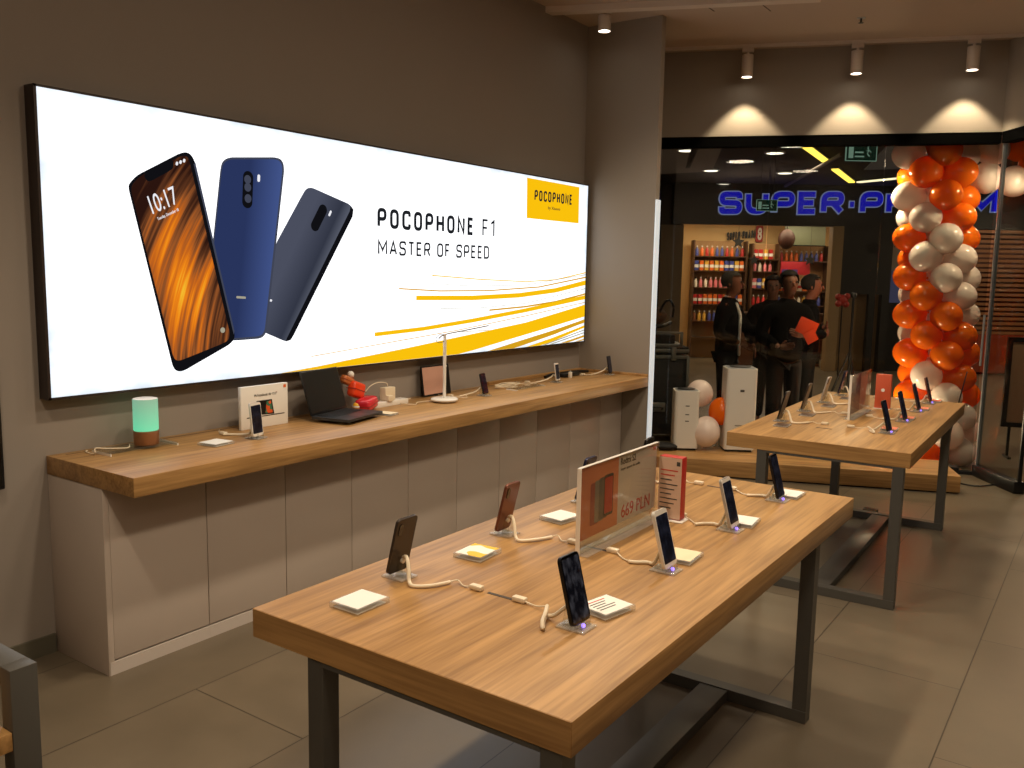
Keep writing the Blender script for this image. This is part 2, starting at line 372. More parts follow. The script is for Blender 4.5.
def stroke_text(name, body, w, h, t, m, parent, mtx, gw=.55, gap=.24, depth=.001, over=None):
    """block lettering of drawn strokes: gw = glyph width / cap height, t = stroke / cap height"""
    tot = sum(GLYPH[c][0] * gw + gap for c in body) - gap
    sx = (w - 0) / tot; out = MB(); x = 0; th = t * h
    for c in body:
        adv, strokes = GLYPH[c]; W_ = adv * gw * sx
        for closed, pts, rad in strokes:
            e = th / 2
            P = [Vector((x + e + p[0] * (W_ - 2 * e), e + p[1] * (h - 2 * e))) for p in pts]; n = len(P); Q = []
            for i, p in enumerate(P):
                r_ = (rad[i] if isinstance(rad, tuple) else rad) * min(W_, h)
                if r_ > 0 and (closed or 0 < i < n - 1):
                    a = (P[i - 1] - p); b = (P[(i + 1) % n] - p); q = min(r_, a.length * .5, b.length * .5)
                    a0 = p + a.normalized() * q; b0 = p + b.normalized() * q
                    for k in range(6):
                        u = k / 5; Q.append(a0.lerp(p, u).lerp(p.lerp(b0, u), u))
                else: Q.append(p)
            R_ = [Q[0]]
            for p in Q[1:]:
                if (p - R_[-1]).length > 1e-5: R_.append(p)
            Q = R_; n = len(Q)
            e2 = e + (over or 0)
            if over and not closed:
                Q = [q.copy() for q in Q]; Q[0] -= (Q[1] - Q[0]).normalized() * over; Q[-1] += (Q[-1] - Q[-2]).normalized() * over
            Lf, Rt = [], []
            for i in range(n):
                d0 = (Q[i] - Q[i - 1]).normalized() if (closed or i > 0) else None
                d1 = (Q[(i + 1) % n] - Q[i]).normalized() if (closed or i < n - 1) else None
                d0 = d0 or d1; d1 = d1 or d0
                n0 = Vector((-d0.y, d0.x)); n1 = Vector((-d1.y, d1.x)); mt = (n0 + n1)
                mt = mt.normalized() if mt.length > 1e-4 else n0
                k = min(1 / max(mt.dot(n0), .3), 2.2)
                Lf.append(Q[i] + mt * e2 * k); Rt.append(Q[i] - mt * e2 * k)
            V = [[out.bm.verts.new((p.x, p.y, z)) for p in (Lf[i], Rt[i]) for z in (0, depth)] for i in range(n)]
            for i in range(n if closed else n - 1):
                a = V[i]; b = V[(i + 1) % n]
                for q in ((0, 2), (1, 3), (0, 1), (2, 3)): out.bm.faces.new((a[q[0]], a[q[1]], b[q[1]], b[q[0]]))
        x += W_ + gap * sx
    for v in out.bm.verts: v.co = mtx @ v.co
    return obj(name, out, m, parent, smooth=False)
def rrect(w, h, r, n=5, cx=0, cy=0):
    pts = []
    for sx, sy, a0 in ((1, 1, 0), (-1, 1, 90), (-1, -1, 180), (1, -1, 270)):
        for k in range(n + 1):
            a = R(a0 + 90 * k / n); pts.append((cx + sx * (w / 2 - r) + r * math.cos(a), cy + sy * (h / 2 - r) + r * math.sin(a)))
    return pts

# ------------------------------------------------------------------ camera
YAW, PITCH, ROLL, FPX = R(34.734), R(7.3457), R(1.0674), 872.58
fw = Vector((-math.sin(YAW) * math.cos(PITCH), math.cos(YAW) * math.cos(PITCH), -math.sin(PITCH)))
r0 = Vector((math.cos(YAW), math.sin(YAW), 0)); u0 = r0.cross(fw)
rr = math.cos(ROLL) * r0 + math.sin(ROLL) * u0; uu = -math.sin(ROLL) * r0 + math.cos(ROLL) * u0
cam = bpy.data.cameras.new('camera'); co = bpy.data.objects.new('camera', cam); C.objects.link(co)
mw = Matrix((rr, uu, -fw)).transposed().to_4x4(); mw.translation = Vector((3.84335, 0, 1.75)); co.matrix_world = mw
cam.sensor_width = 36; cam.lens = 36 * FPX / 1024; cam.clip_start = .05; cam.clip_end = 80
scene.camera = co
VIEW_R = Vector((math.cos(YAW), math.sin(YAW), 0)); VIEW_F = Vector((-math.sin(YAW), math.cos(YAW), 0))
# the mall street runs square to this direction
MALL = Matrix.Translation((3.84335, 0, 0)) @ Matrix.Rotation(YAW, 4, 'Z')     # local x = along the street, y = across it
def mall(x, d, z=0): return MALL @ Vector((x, d, z))

# ------------------------------------------------------------------ room shell
TH = R(21.5)
GD = Vector((math.cos(TH), math.sin(TH), 0)); GN = Vector((-GD.y, GD.x, 0))   # along the shop front, and outward
G0 = Vector((0.2, 7.68, 0))
SF = Matrix.Translation(G0) @ Matrix.Rotation(TH, 4, 'Z')                       # shop-front frame
CEIL = 3.78; BEAM = 3.02
struct('floor', MB().box((-22, -4, -.1), (24, 30, 0)), M['floor'])
corner = SF @ Vector((2.87, 0, 0))
D2 = Vector((.572, -.82, 0)); D2a = math.atan2(D2.y, D2.x)
# shop ceiling cut along the shop front
e = SF @ Vector((-.6, 0, 0)); far = corner + D2 * 5.6
struct('ceiling', MB().prism_z([(-.15, -3), (6.2, -3), (6.2, far.y), (corner.x, corner.y), (e.x, e.y), (-.4, e.y)], CEIL, CEIL + .08), M['ceiling'])
struct('wall_left', MB().box((-.12, -3, 0), (0, 7.7, CEIL)), M['wall_dark'])
struct('wall_back', MB().box((-.12, -3.1, 0), (6.3, -3, CEIL)), M['wall'])
struct('wall_right', MB().box((6.2, -3, 0), (6.3, 4.2, CEIL)), M['wall'])
struct('wall_partition', MB().box((0, 6.565, 0), (.672, 6.635, CEIL)), M['wall'])
struct('trim_1', MB().box((.672, 6.563, 0.0), (.684, 6.64, 2.35), .002), mat('bright_edge', (215, 225, 230), .3, emis=(215, 228, 238), estr=.45))  # glow of the edge strip is painted in as emission
struct('wall_front', MB().box((-.6, 0, BEAM), (2.87, .12, CEIL)), M['wall']).matrix_world = SF
RM = Matrix.Translation(corner) @ Matrix.Rotation(D2a, 4, 'Z')
struct('wall_return', MB().box((0, 0, BEAM), (5.6, .12, CEIL)), M['wall']).matrix_world = RM
struct('trim_2', MB().box((-.6, .004, 2.925), (2.87, .11, BEAM)), M['pure_black']).matrix_world = SF
struct('trim_3', MB().box((0, .004, 2.925), (5.6, .11, BEAM)), M['pure_black']).matrix_world = RM
seams = [-.6, -.02, .97, 1.95, 2.87]
for i in range(4):
    w_ = struct('window_%d' % (i + 1), MB().box((seams[i] + .004, .03, .03), (seams[i + 1] - .004, .036, 2.93)), M['glass']); w_.matrix_world = SF
struct('trim_4', MB().box((-.6, .0, 0), (2.87, .06, .03)), M['black_matt']).matrix_world = SF
struct('trim_5', MB().box((2.33, -.14, 0), (2.72, -.02, .09), .004), M['black_matt']).matrix_world = SF
# glass door leaf standing open at the end of the shop front
dr = bpy.data.objects.new('door_1', None); C.objects.link(dr); dr['kind'] = 'structure'; dr.matrix_world = RM
obj('door_pane', MB().box((.02, .03, .1), (.66, .04, 2.92)), M['glass'], dr, smooth=False)
obj('door_rail', MB().box((.0, -.01, 0), (.67, .08, .1), .004), M['black'], dr)
obj('door_stile', MB().box((.655, .02, .1), (.668, .05, 2.92)), M['black'], dr)
obj('door_post', MB().box((.0, .015, .1), (.018, .05, 2.92)), M['alu'], dr)
pb = obj('door_pull', MB().tube([(.05, -.04, 1.0), (.05, -.04, 1.45)], .01), M['alu'], dr)
struct('baseboard_left', MB().box((0, -3, 0), (.014, 1.935, .085)), M['baseboard'])
# ceiling joints (thin grooves seen as short dark lines)
struct('trim_6', MB().box((1.05, 6.30, 3.777), (1.056, 6.68, 3.781)), M['cabinet_in'])
struct('trim_7', MB().box((1.42, 6.5, 3.777), (1.426, 6.9, 3.781)), M['cabinet_in'])

# ------------------------------------------------------------------ lightbox on the left wall
lb = thing('lightbox_sign', 'long backlit white advertising lightbox with three phones on the left wall', 'sign')
fr = MB()
y0, y1, z0, z1 = 1.922, 6.517, 1.16, 2.485
fr.box((0.002, y0, z0), (.078, y0 + .012, z1)); fr.box((0.002, y1 - .012, z0), (.078, y1, z1)); fr.box((0.002, y0, z0), (.078, y1, z0 + .01)); fr.box((0.002, y0, z1 - .01), (.078, y1, z1))
obj('frame', fr, M['frame_dark'], lb, smooth=False)
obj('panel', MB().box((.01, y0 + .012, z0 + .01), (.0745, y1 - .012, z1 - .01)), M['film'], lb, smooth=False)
def soften(poly, cut=.016):
    for _ in range(2):
        out = []; n = len(poly)
        for i in range(n):
            p = Vector(poly[i]); a = Vector(poly[i - 1]) - p; b = Vector(poly[(i + 1) % n]) - p
            out.append(tuple(p + a.normalized() * min(cut, a.length * .25))); out.append(tuple(p + b.normalized() * min(cut, b.length * .25)))
        poly = out; cut *= .4
    return poly
def flat(name, poly, m, lay, parent=lb):
    if name in ('phone_picture', 'phone_back', 'display', 'notch'): poly = soften(poly)
    return obj(name, MB().prism_x(poly, .0745, .0745 + .0009 * lay), m, parent, smooth=False)
def clip(poly):
    out = [(min(max(a, y0 + .013), y1 - .013), min(max(b, z0 + .0105), z1 - .011)) for a, b in poly]
    res = []
    for p in out:
        if not res or abs(p[0] - res[-1][0]) + abs(p[1] - res[-1][1]) > 1e-4: res.append(p)
    return res
phone1 = [(2.33, 2.101), (2.34, 2.121), (2.377, 2.158), (2.604, 2.283), (2.639, 2.293), (2.666, 2.282), (2.686, 2.248), (2.893, 1.416), (2.894, 1.377), (2.862, 1.349), (2.591, 1.235), (2.556, 1.232), (2.531, 1.255)]
screen1 = [(2.34, 2.09), (2.352, 2.117), (2.388, 2.154), (2.601, 2.267), (2.632, 2.276), (2.65, 2.262), (2.865, 1.401), (2.853, 1.372), (2.824, 1.358), (2.567, 1.286), (2.543, 1.291), (2.53, 1.313)]
notch1 = [(2.404, 2.164), (2.422, 2.136), (2.438, 2.134), (2.544, 2.194), (2.565, 2.212), (2.563, 2.252)]
phone2 = [(2.834, 2.237), (2.846, 2.272), (2.884, 2.296), (3.188, 2.331), (3.23, 2.32), (3.242, 2.277), (3.101, 1.396), (3.067, 1.369), (2.902, 1.367), (2.749, 1.378), (2.714, 1.443)]
phone3 = [(3.372, 2.155), (3.395, 2.184), (3.432, 2.196), (3.731, 2.123), (3.759, 2.096), (3.751, 2.054), (3.292, 1.377), (3.269, 1.35), (3.234, 1.343), (3.043, 1.419), (3.045, 1.495), (3.179, 1.878)]
edge3 = [(3.759, 2.096), (3.751, 2.054), (3.292, 1.377), (3.269, 1.35), (3.234, 1.343), (3.243, 1.362), (3.728, 2.083), (3.736, 2.113)]
blue_print = grad_mat('print_blue', (40, 52, 92), (72, 92, 150), (30, 38, 72), 2.72, 3.25, zf=.13)
grey_print = grad_mat('print_grey_body', (42, 46, 60), (62, 66, 82), (120, 124, 140), 2.55, 3.05, zf=.28)
pr = flat('phone_picture', phone3, grad_mat('print_graphite', (74, 78, 94), (50, 54, 68), (110, 115, 130), 2.15, 2.52, zf=.62), 1)
flat('phone_edge', edge3, M['p_black'], 2, pr)
def capsule(cy, cz, w, h, ang, n=6):
    pts = rrect(w, h, w / 2 - 1e-4, n); a = R(ang)
    return [(cy + x * math.cos(a) - z * math.sin(a), cz + x * math.sin(a) + z * math.cos(a)) for x, z in pts]
flat('camera_module', capsule(3.488, 2.031, .062, .17, -33), M['p_black'], 2, pr)
flat('flash', capsule(3.572, 2.061, .014, .036, -30), M['p_white'], 2, pr)
flat('logo', capsule(3.10, 1.575, .012, .09, 84), M['p_white'], 2, pr)
pr = flat('phone_picture', phone2, M['p_rim'], 3)
ins = [(2.84, 2.232), (2.852, 2.264), (2.886, 2.286), (3.185, 2.32), (3.218, 2.31), (3.228, 2.275), (3.088, 1.405), (3.06, 1.382), (2.902, 1.38), (2.755, 1.39), (2.72, 1.445)]
flat('phone_back', ins, blue_print, 4, pr)
flat('camera_module', capsule(2.996, 2.145, .064, .19, -4), M['p_black'], 5, pr)
for dz in (.052, .012, -.045): flat('lens', capsule(2.996, 2.145 + dz, .042, .044, 0), M['p_rim'], 6, pr)
flat('flash', capsule(3.068, 2.21, .017, .038, -4), M['p_white'], 5, pr)
flat('logo', capsule(2.94, 1.59, .012, .06, 86), M['p_grey'], 5, pr)
pr = flat('phone_picture', phone1, M['p_black'], 5)
flat('phone_rim', [(2.686, 2.248), (2.893, 1.416), (2.888, 1.40), (2.676, 2.24)], M['p_rim'], 6, pr)
flat('display', screen1, streak_mat(), 6, pr)
flat('notch', notch1, M['p_black'], 7, pr)
a = Vector((0, 2.593 - 2.45, 2.057 - 1.993))
text('clock_text', '10:17', .152, .085, M['p_white'], pr, frame_mtx((.0815, 2.447, 1.985), (0, 1, .44), (0, -.36, 1)))
text('date_text', 'Tuesday, December 18', .125, .018, M['p_white'], pr, frame_mtx((.0815, 2.473, 1.954), (0, 1, .46), (0, -.36, 1)))
flat('app_icon', capsule(2.82, 1.425, .028, .028, 0), M['p_grey'], 7, pr)
for k in range(3): flat('status_icon', capsule(2.583 + .02 * k, 2.232 + .009 * k, .012, .018, -20), M['p_white'], 7, pr)
ribbons = [('y', [(4.483, 1.718), (5.003, 1.694), (5.596, 1.678), (6.027, 1.695), (6.515, 1.756), (6.515, 1.747), (6.027, 1.687), (5.596, 1.671), (5.003, 1.687), (4.483, 1.711)]), ('g', [(4.339, 1.668), (4.926, 1.645), (5.597, 1.651), (6.505, 1.737), (6.505, 1.732), (5.597, 1.647), (4.926, 1.641), (4.339, 1.665)]), ('d', [(4.158, 1.633), (4.56, 1.616), (5.124, 1.614), (5.784, 1.638), (6.517, 1.718), (6.518, 1.706), (5.784, 1.628), (5.124, 1.605), (4.56, 1.607), (4.158, 1.625)]), ('y', [(4.324, 1.583), (4.927, 1.576), (5.508, 1.589), (6.03, 1.624), (6.519, 1.687), (6.521, 1.647), (6.032, 1.587), (5.51, 1.554), (4.928, 1.543), (4.324, 1.553)]), ('g', [(4.572, 1.495), (5.007, 1.489), (5.602, 1.511), (6.523, 1.619), (6.523, 1.614), (5.602, 1.507), (5.007, 1.485), (4.572, 1.491)]), ('d', [(5.128, 1.474), (5.603, 1.49), (6.035, 1.521), (6.525, 1.578), (6.526, 1.564), (6.036, 1.508), (5.603, 1.477), (5.128, 1.462)]), ('y', [(3.937, 1.361), (4.391, 1.377), (4.931, 1.414), (5.603, 1.471), (6.526, 1.56), (6.528, 1.526), (5.604, 1.44), (4.931, 1.386), (4.392, 1.351), (3.937, 1.336)]), ('d', [(3.42, 1.25), (3.78, 1.274), (4.228, 1.305), (4.743, 1.34), (5.605, 1.415), (6.53, 1.503), (6.53, 1.497), (5.605, 1.409), (4.743, 1.335), (4.228, 1.3), (3.78, 1.27), (3.42, 1.246)]), ('y', [(3.197, 1.17), (3.485, 1.188), (3.807, 1.214), (4.229, 1.246), (4.744, 1.289), (5.607, 1.361), (6.531, 1.48), (6.537, 1.378), (5.798, 1.29), (5.344, 1.236), (4.935, 1.187), (4.77, 1.171), (3.3, 1.1705)]), ('d', [(5.12, 1.1705), (5.432, 1.211), (5.996, 1.282), (6.538, 1.355), (6.54, 1.326), (5.997, 1.244), (5.523, 1.18), (5.45, 1.1705)]), ('y', [(5.62, 1.1705), (5.998, 1.222), (6.541, 1.303), (6.542, 1.283), (6.0, 1.192), (5.82, 1.1705)]), ('g', [(5.85, 1.172), (6.543, 1.267), (6.544, 1.259), (5.9, 1.171)]), ('g', [(5.95, 1.172), (6.545, 1.244), (6.545, 1.236), (6.0, 1.171)]), ('d', [(6.12, 1.171), (6.546, 1.22), (6.547, 1.203), (6.25, 1.171)]), ('d', [(6.36, 1.171), (6.504, 1.188), (6.504, 1.176), (6.43, 1.171)])]
for k, (c, poly) in enumerate(ribbons):
    flat('stripe', clip(poly), {'y': M['p_yellow'], 'g': M['p_grey'], 'd': M['p_dyellow']}[c], 1 + .1 * k)
bd = flat('badge', [(5.585, 2.455), (6.36, 2.452), (6.365, 2.157), (5.59, 2.155)], M['p_yellow'], 1)
stroke_text('badge_text', 'POCOPHONE', .558, .082, .18, M['p_text'], bd, frame_mtx((.0758, 5.69, 2.293), (0, 1, .012), (0, 0, 1)), gw=.56, gap=.22)
text('badge_text', 'by Xiaomi', .178, .03, M['p_text'], bd, frame_mtx((.0765, 5.886, 2.234), (0, 1, 0), (0, 0, 1)))
stroke_text('headline_text', 'POCOPHONE', .965, .122, .19, M['p_text'], lb, frame_mtx((.0752, 3.962, 2.0), (0, 1, -.005), (0, 0, 1)), gw=.56, gap=.22)
stroke_text('headline_text', 'F1', .145, .122, .125, M['p_text'], lb, frame_mtx((.0752, 5.03, 1.994), (0, 1, -.005), (0, 0, 1)), gw=.6, gap=.2)
stroke_text('tagline_text', 'MASTER OF SPEED', 1.15, .092, .15, M['p_text'], lb, frame_mtx((.0752, 3.966, 1.836), (0, 1, 0), (0, 0, 1)), gw=.56, gap=.18)

tv = thing('wall_screen', 'black flat screen edge on the wall at the far left of the photo', 'screen', (0, 0, 0))
obj('housing', MB().box((0.001, .75, .80), (.05, 1.738, 1.38), .006), M['black'], tv)
obj('display', MB().box((.05, .765, .815), (.052, 1.725, 1.365)), M['black_glass'], tv)

# ------------------------------------------------------------------ wall counter
WT = .9044
wt = thing('worktop', 'thick oak worktop running along the left wall over grey cabinets', 'worktop')
obj('slab', MB().box((0.001, 1.937, .822), (.672, 6.563, WT), .003), M['oak'], wt)
obj('cable_flap', MB().box((.045, 2.0, WT - .001), (.05, 6.5, WT + .0008)), M['cabinet_in'], wt, smooth=False)
up = MB().box((.0, 5.2, WT), (.03, 6.563, WT + .025), .002).box((.03, 6.545, WT), (.672, 6.563, WT + .022), .002)
obj('upstand', up, M['oak'], wt)
ordn = ['first', 'second', 'third', 'fourth', 'fifth', 'sixth', 'seventh', 'eighth', 'ninth', 'tenth', 'eleventh', 'twelfth', 'thirteenth', 'fourteenth', 'fifteenth', 'sixteenth']
edges = [1.946] + [2.444 + .4685 * k for k in range(9)] + [6.563]
cabm = {}
for k in range(10):
    ya, yb = edges[k], edges[k + 1]; w_ = yb - ya; e0 = .022 if k == 0 else .002
    lab = '%s grey handleless cabinet counting from the left end of the oak worktop' % ordn[k]
    t = thing('base_cabinet', lab, 'cabinet', (0, ya, 0), 0, 'cabinets under the wall worktop')
    obj('carcass', MB().box((.002, .0, .0), (.412, w_ - .001, .821)), M['cabinet'], t, smooth=False)
    obj('door', MB().box((.414, e0, .066), (.432, w_ - .0025, .815), .0015), M['cabinet'], t)
    obj('plinth', MB().box((.413, .0, .0), (.434, w_ - .001, .058)), M['plinth'], t, smooth=False)
    obj('door_gap', MB().box((.4125, .0, .058), (.4135, w_ - .001, .82)), M['cabinet_in'], t, smooth=False)
    if k == 0: obj('side_panel', MB().box((.002, -.006, 0), (.433, .0205, .821), .001), M['cabinet'], t)

# ------------------------------------------------------------------ display tables
TT = .8285
def make_table(name, label, ya, yb, fa, fb, xa=1.975, xb=2.988, dz=0.0, rot=0.0, xf=(2.19, 2.965)):
    t = thing(name, label, 'table', ((xa + xb) / 2, ya, 0), R(rot), 'oak display tables')
    ox = (xa + xb) / 2; tz = TT + dz; uz = .747 + dz; fx0, fx1 = xf[0] - ox, xf[1] - ox
    obj('tabletop', MB().box((xa - ox, 0, uz), (xb - ox, yb - ya, tz), .002), M['oak'], t)
    for e in (-.0012, yb - ya - .0003): obj('edge_band', MB().box((xa - ox + .002, e, uz + .002), (xb - ox - .002, e + .0015, tz - .0015)), M['oak_x'], t, smooth=False)
    for y in (fa, fb):
        y -= ya
        obj('foot_bar', MB().box((fx0, y, 0), (fx1, y + .06, .05), .0015), M['steel'], t, smooth=False)
        obj('top_bar', MB().box((fx0 + .055, y, uz - .012), (fx1 - .055, y + .06, uz)), M['steel'], t, smooth=False)
        for x in (fx0, fx1 - .055):
            obj('leg', MB().box((x, y + .001, .05), (x + .055, y + .059, uz - .0005), .0015), M['steel'], t, smooth=False)
    obj('floor_beam', MB().box((2.525 - ox, fa - ya + .06, .0), (2.645 - ox, fb - ya, .045), .002), M['steel'], t)
    for y in PY:
        obj('cable_slot', MB().box((2.415 - ox, y + .052, tz - .001), (2.505 - ox, y + .064, tz + .0012)), M['cabinet_in'], t, smooth=False)
    return t
PY = [.425, .975, 1.525, 2.055]
make_table('display_table', 'nearest oak-topped table on grey steel frames, phones down both sides', 1.475, 3.784, 1.475, 3.335)
make_table('display_table', 'farther oak-topped table beside the balloon column and shop window', 4.81, 7.07, 4.81, 6.60, 2.035, 3.02, .0265, 1.3, (2.215, 2.99))
sb = thing('floor_socket', 'black floor socket box under the farther oak table', 'socket', (2.42, 6.78, 0))
obj('lid', MB().box((-.05, -.1, 0), (.05, .1, .02), .004), M['black'], sb); obj('flap', MB().box((-.04, -.08, .02), (.04, .0, .024), .001), M['black_glass'], sb)

# grey steel stand at the lower left edge
st = thing('steel_stand', 'grey steel frame with an oak shelf at the bottom left corner', 'stand', (0, 0, 0))
obj('leg', MB().box((1.735, .928, 0), (1.785, .992, .80), .002), M['steel'], st)
obj('leg', MB().box((.75, .928, 0), (.80, .992, .75), .002), M['steel'], st)
obj('top_bar', MB().box((.75, .928, .752), (1.736, .992, .80), .002), M['steel'], st)
obj('shelf', MB().box((.75, .3, .602), (1.784, .927, .648), .002), M['oak_x'], st)
obj('leg', MB().box((.76, .3, 0), (.81, .36, .602), .002), M['steel'], st)

# ------------------------------------------------------------------ phones, stands, cards and cables
PW, PH, PT = .076, .157, .0085
def phone_parts(body, scr, face=None):
    face = face or body
    b = mesh_of('body', MB().prism_x(rrect(PW, PH, .011, 5, 0, PH / 2), -PT / 2, PT / 2), body, True)
    g = mesh_of('bezel', MB().prism_x(rrect(PW - .004, PH - .004, .009, 5, 0, PH / 2), PT / 2, PT / 2 + .0006), face, True)
    s = mesh_of('screen', MB().prism_x(rrect(PW - .009, PH - (.026 if face != M['black_glass'] else .014), .004, 3, 0, PH / 2), PT / 2 + .0006, PT / 2 + .0012), scr, True)
    c = mesh_of('camera_module', MB().prism_x(rrect(.014, .034, .0068, 5, .022, PH - .03), -PT / 2 - .0018, -PT / 2), M['black_glass'], True)
    return b, g, s, c
bodies = {k: mat('phone_' + k, c, .35, metal=.4) for k, c in dict(bronze=(60, 52, 46), copper=(112, 66, 50), navy=(24, 30, 62), black=(20, 20, 24), white=(222, 218, 210), silver=(176, 172, 166)).items()}
PM = {}
def phone(x, y, z, kind, tilt, rotz, label, group, lift=.016, lit=False, s=1.0, name='smartphone'):
    if (kind, lit) not in PM:
        wf = kind in ('white', 'silver')
        PM[(kind, lit)] = phone_parts(bodies[kind], M['screen_fig'] if lit else M['screen_dim'], M['white'] if wf else M['black_glass'])
    b, g, sc, c = PM[(kind, lit)]
    t = thing(name, label, 'phone', (x, y, z + lift), (0, R(-tilt), R(rotz)), group); t.scale = (s, s, s)
    for n, me in zip(('body', 'bezel', 'screen', 'camera_module'), (b, g, sc, c)): obj(n, me, None, t)
    return t
glow = emit('violet_glow', (150, 120, 255), 2.5)
stand_me = {}
def phone_stand(x, y, z, rotz, label, group, light=False):
    if not stand_me:
        stand_me['base'] = mesh_of('base', MB().box((-.055, -.036, 0), (.03, .036, .006), .0015), M['acrylic_haze'], True)
        b = MB()
        for s in (-1, 1):
            b.box((-.006, s * .02 - .003, .006), (.018, s * .02 + .003, .016), .001)
            b.box((.012, s * .02 - .003, .012), (.018, s * .02 + .003, .028), .001)
        stand_me['lip'] = mesh_of('lip', b, M['acrylic'], True)
        b = MB()
        for s in (-1, 1):
            v = [(-.045, .006), (-.012, .006), (-.026, .07), (-.032, .07)]
            bm = b.bm; A = [bm.verts.new((p, s * .018 - .002, q)) for p, q in v]; B = [bm.verts.new((p, s * .018 + .002, q)) for p, q in v]
            bm.faces.new(A); bm.faces.new(B[::-1])
            for i in range(4): bm.faces.new((A[i], B[i], B[(i + 1) % 4], A[(i + 1) % 4]))
        stand_me['back_rest'] = mesh_of('back_rest', b, M['acrylic'], True)
        stand_me['alarm_puck'] = mesh_of('alarm_puck', MB().cyl((-.021, 0, .055), (-.03, 0, .052), .0075, n=16), M['white'], True)
        stand_me['alarm_light'] = mesh_of('alarm_light', MB().sphere((.012, -.006, .013), .006, u=10, v=6), glow, True)
    t = thing('phone_stand', label, 'stand', (x, y, z), R(rotz), group)
    for n in ('base', 'lip', 'back_rest', 'alarm_puck'): obj(n, stand_me[n], None, t)
    if light: obj('alarm_light', stand_me['alarm_light'], None, t)
    return t
conn_me = None
def cable(label, group, thick, thin, conn, name='security_cable'):
    """thick = curled sleeve points, thin = lead points, conn = centre of the plug"""
    global conn_me
    t = thing(name, label, 'cable', (conn[0], conn[1], conn[2]), 0, group)
    o = Vector(conn)
    obj('sleeve', MB().tube([Vector(p) - o for p in thick], .0058, 8, 5), M['cable'], t)
    obj('lead', MB().tube([Vector(p) - o for p in thin], .0022, 6, 4), M['cable'], t)
    if conn_me is None: conn_me = mesh_of('plug', MB().box((-.021, -.011, -.007), (.021, .011, .008), .004), M['cable'], True)
    obj('plug', conn_me, None, t)
    return t
def card(x, y, z, rot, label, group, hatch=None, sx=.1, sy=.118, h=.017, top=None):
    t = thing('card_block', label, 'price card', (x, y, z), R(rot), group)
    obj('block', MB().box((-sx / 2 - .004, -sy / 2 - .004, 0), (sx / 2 + .004, sy / 2 + .004, h), .0015), M['acrylic_haze'], t)
    obj('backing', MB().box((-sx / 2 + .004, -sy / 2 + .004, .001), (sx / 2 - .004, sy / 2 - .004, .002)), M['paper'], t, smooth=False)
    obj('card', MB().box((-sx / 2 + .002, -sy / 2 + .002, h), (sx / 2 - .002, sy / 2 - .002, h + .001)), top or M['paper'], t, smooth=False)
    return t
def card_mat(name, a, b, sc, pos=.5):
    m = bpy.data.materials.new(name); m.use_nodes = True; nt = m.node_tree; bs = nt.nodes['Principled BSDF']
    tc = nt.nodes.new('ShaderNodeTexCoord'); n = nt.nodes.new('ShaderNodeTexNoise'); n.inputs['Scale'].default_value = sc; n.inputs['Detail'].default_value = 0
    nt.links.new(tc.outputs['Object'], n.inputs[0]); r = nt.nodes.new('ShaderNodeValToRGB'); r.color_ramp.interpolation = 'CONSTANT'
    r.color_ramp.elements[0].color = srgb(*a); r.color_ramp.elements[1].position = pos; r.color_ramp.elements[1].color = srgb(*b)
    nt.links.new(n.outputs[0], r.inputs[0]); nt.links.new(r.outputs[0], bs.inputs['Base Color']); bs.inputs['Roughness'].default_value = .6
    return m
yellow_card = card_mat('yellow_flower_card', (240, 238, 230), (232, 190, 60), 16, .54)
pink_card = mat('orange_pink_card', (240, 130, 100), .5)
cream_card = mat('cream_card', (240, 224, 190), .5)
ink = mat('ink_grey', (60, 58, 56), .6); ink_red = mat('ink_red', (190, 50, 40), .6)

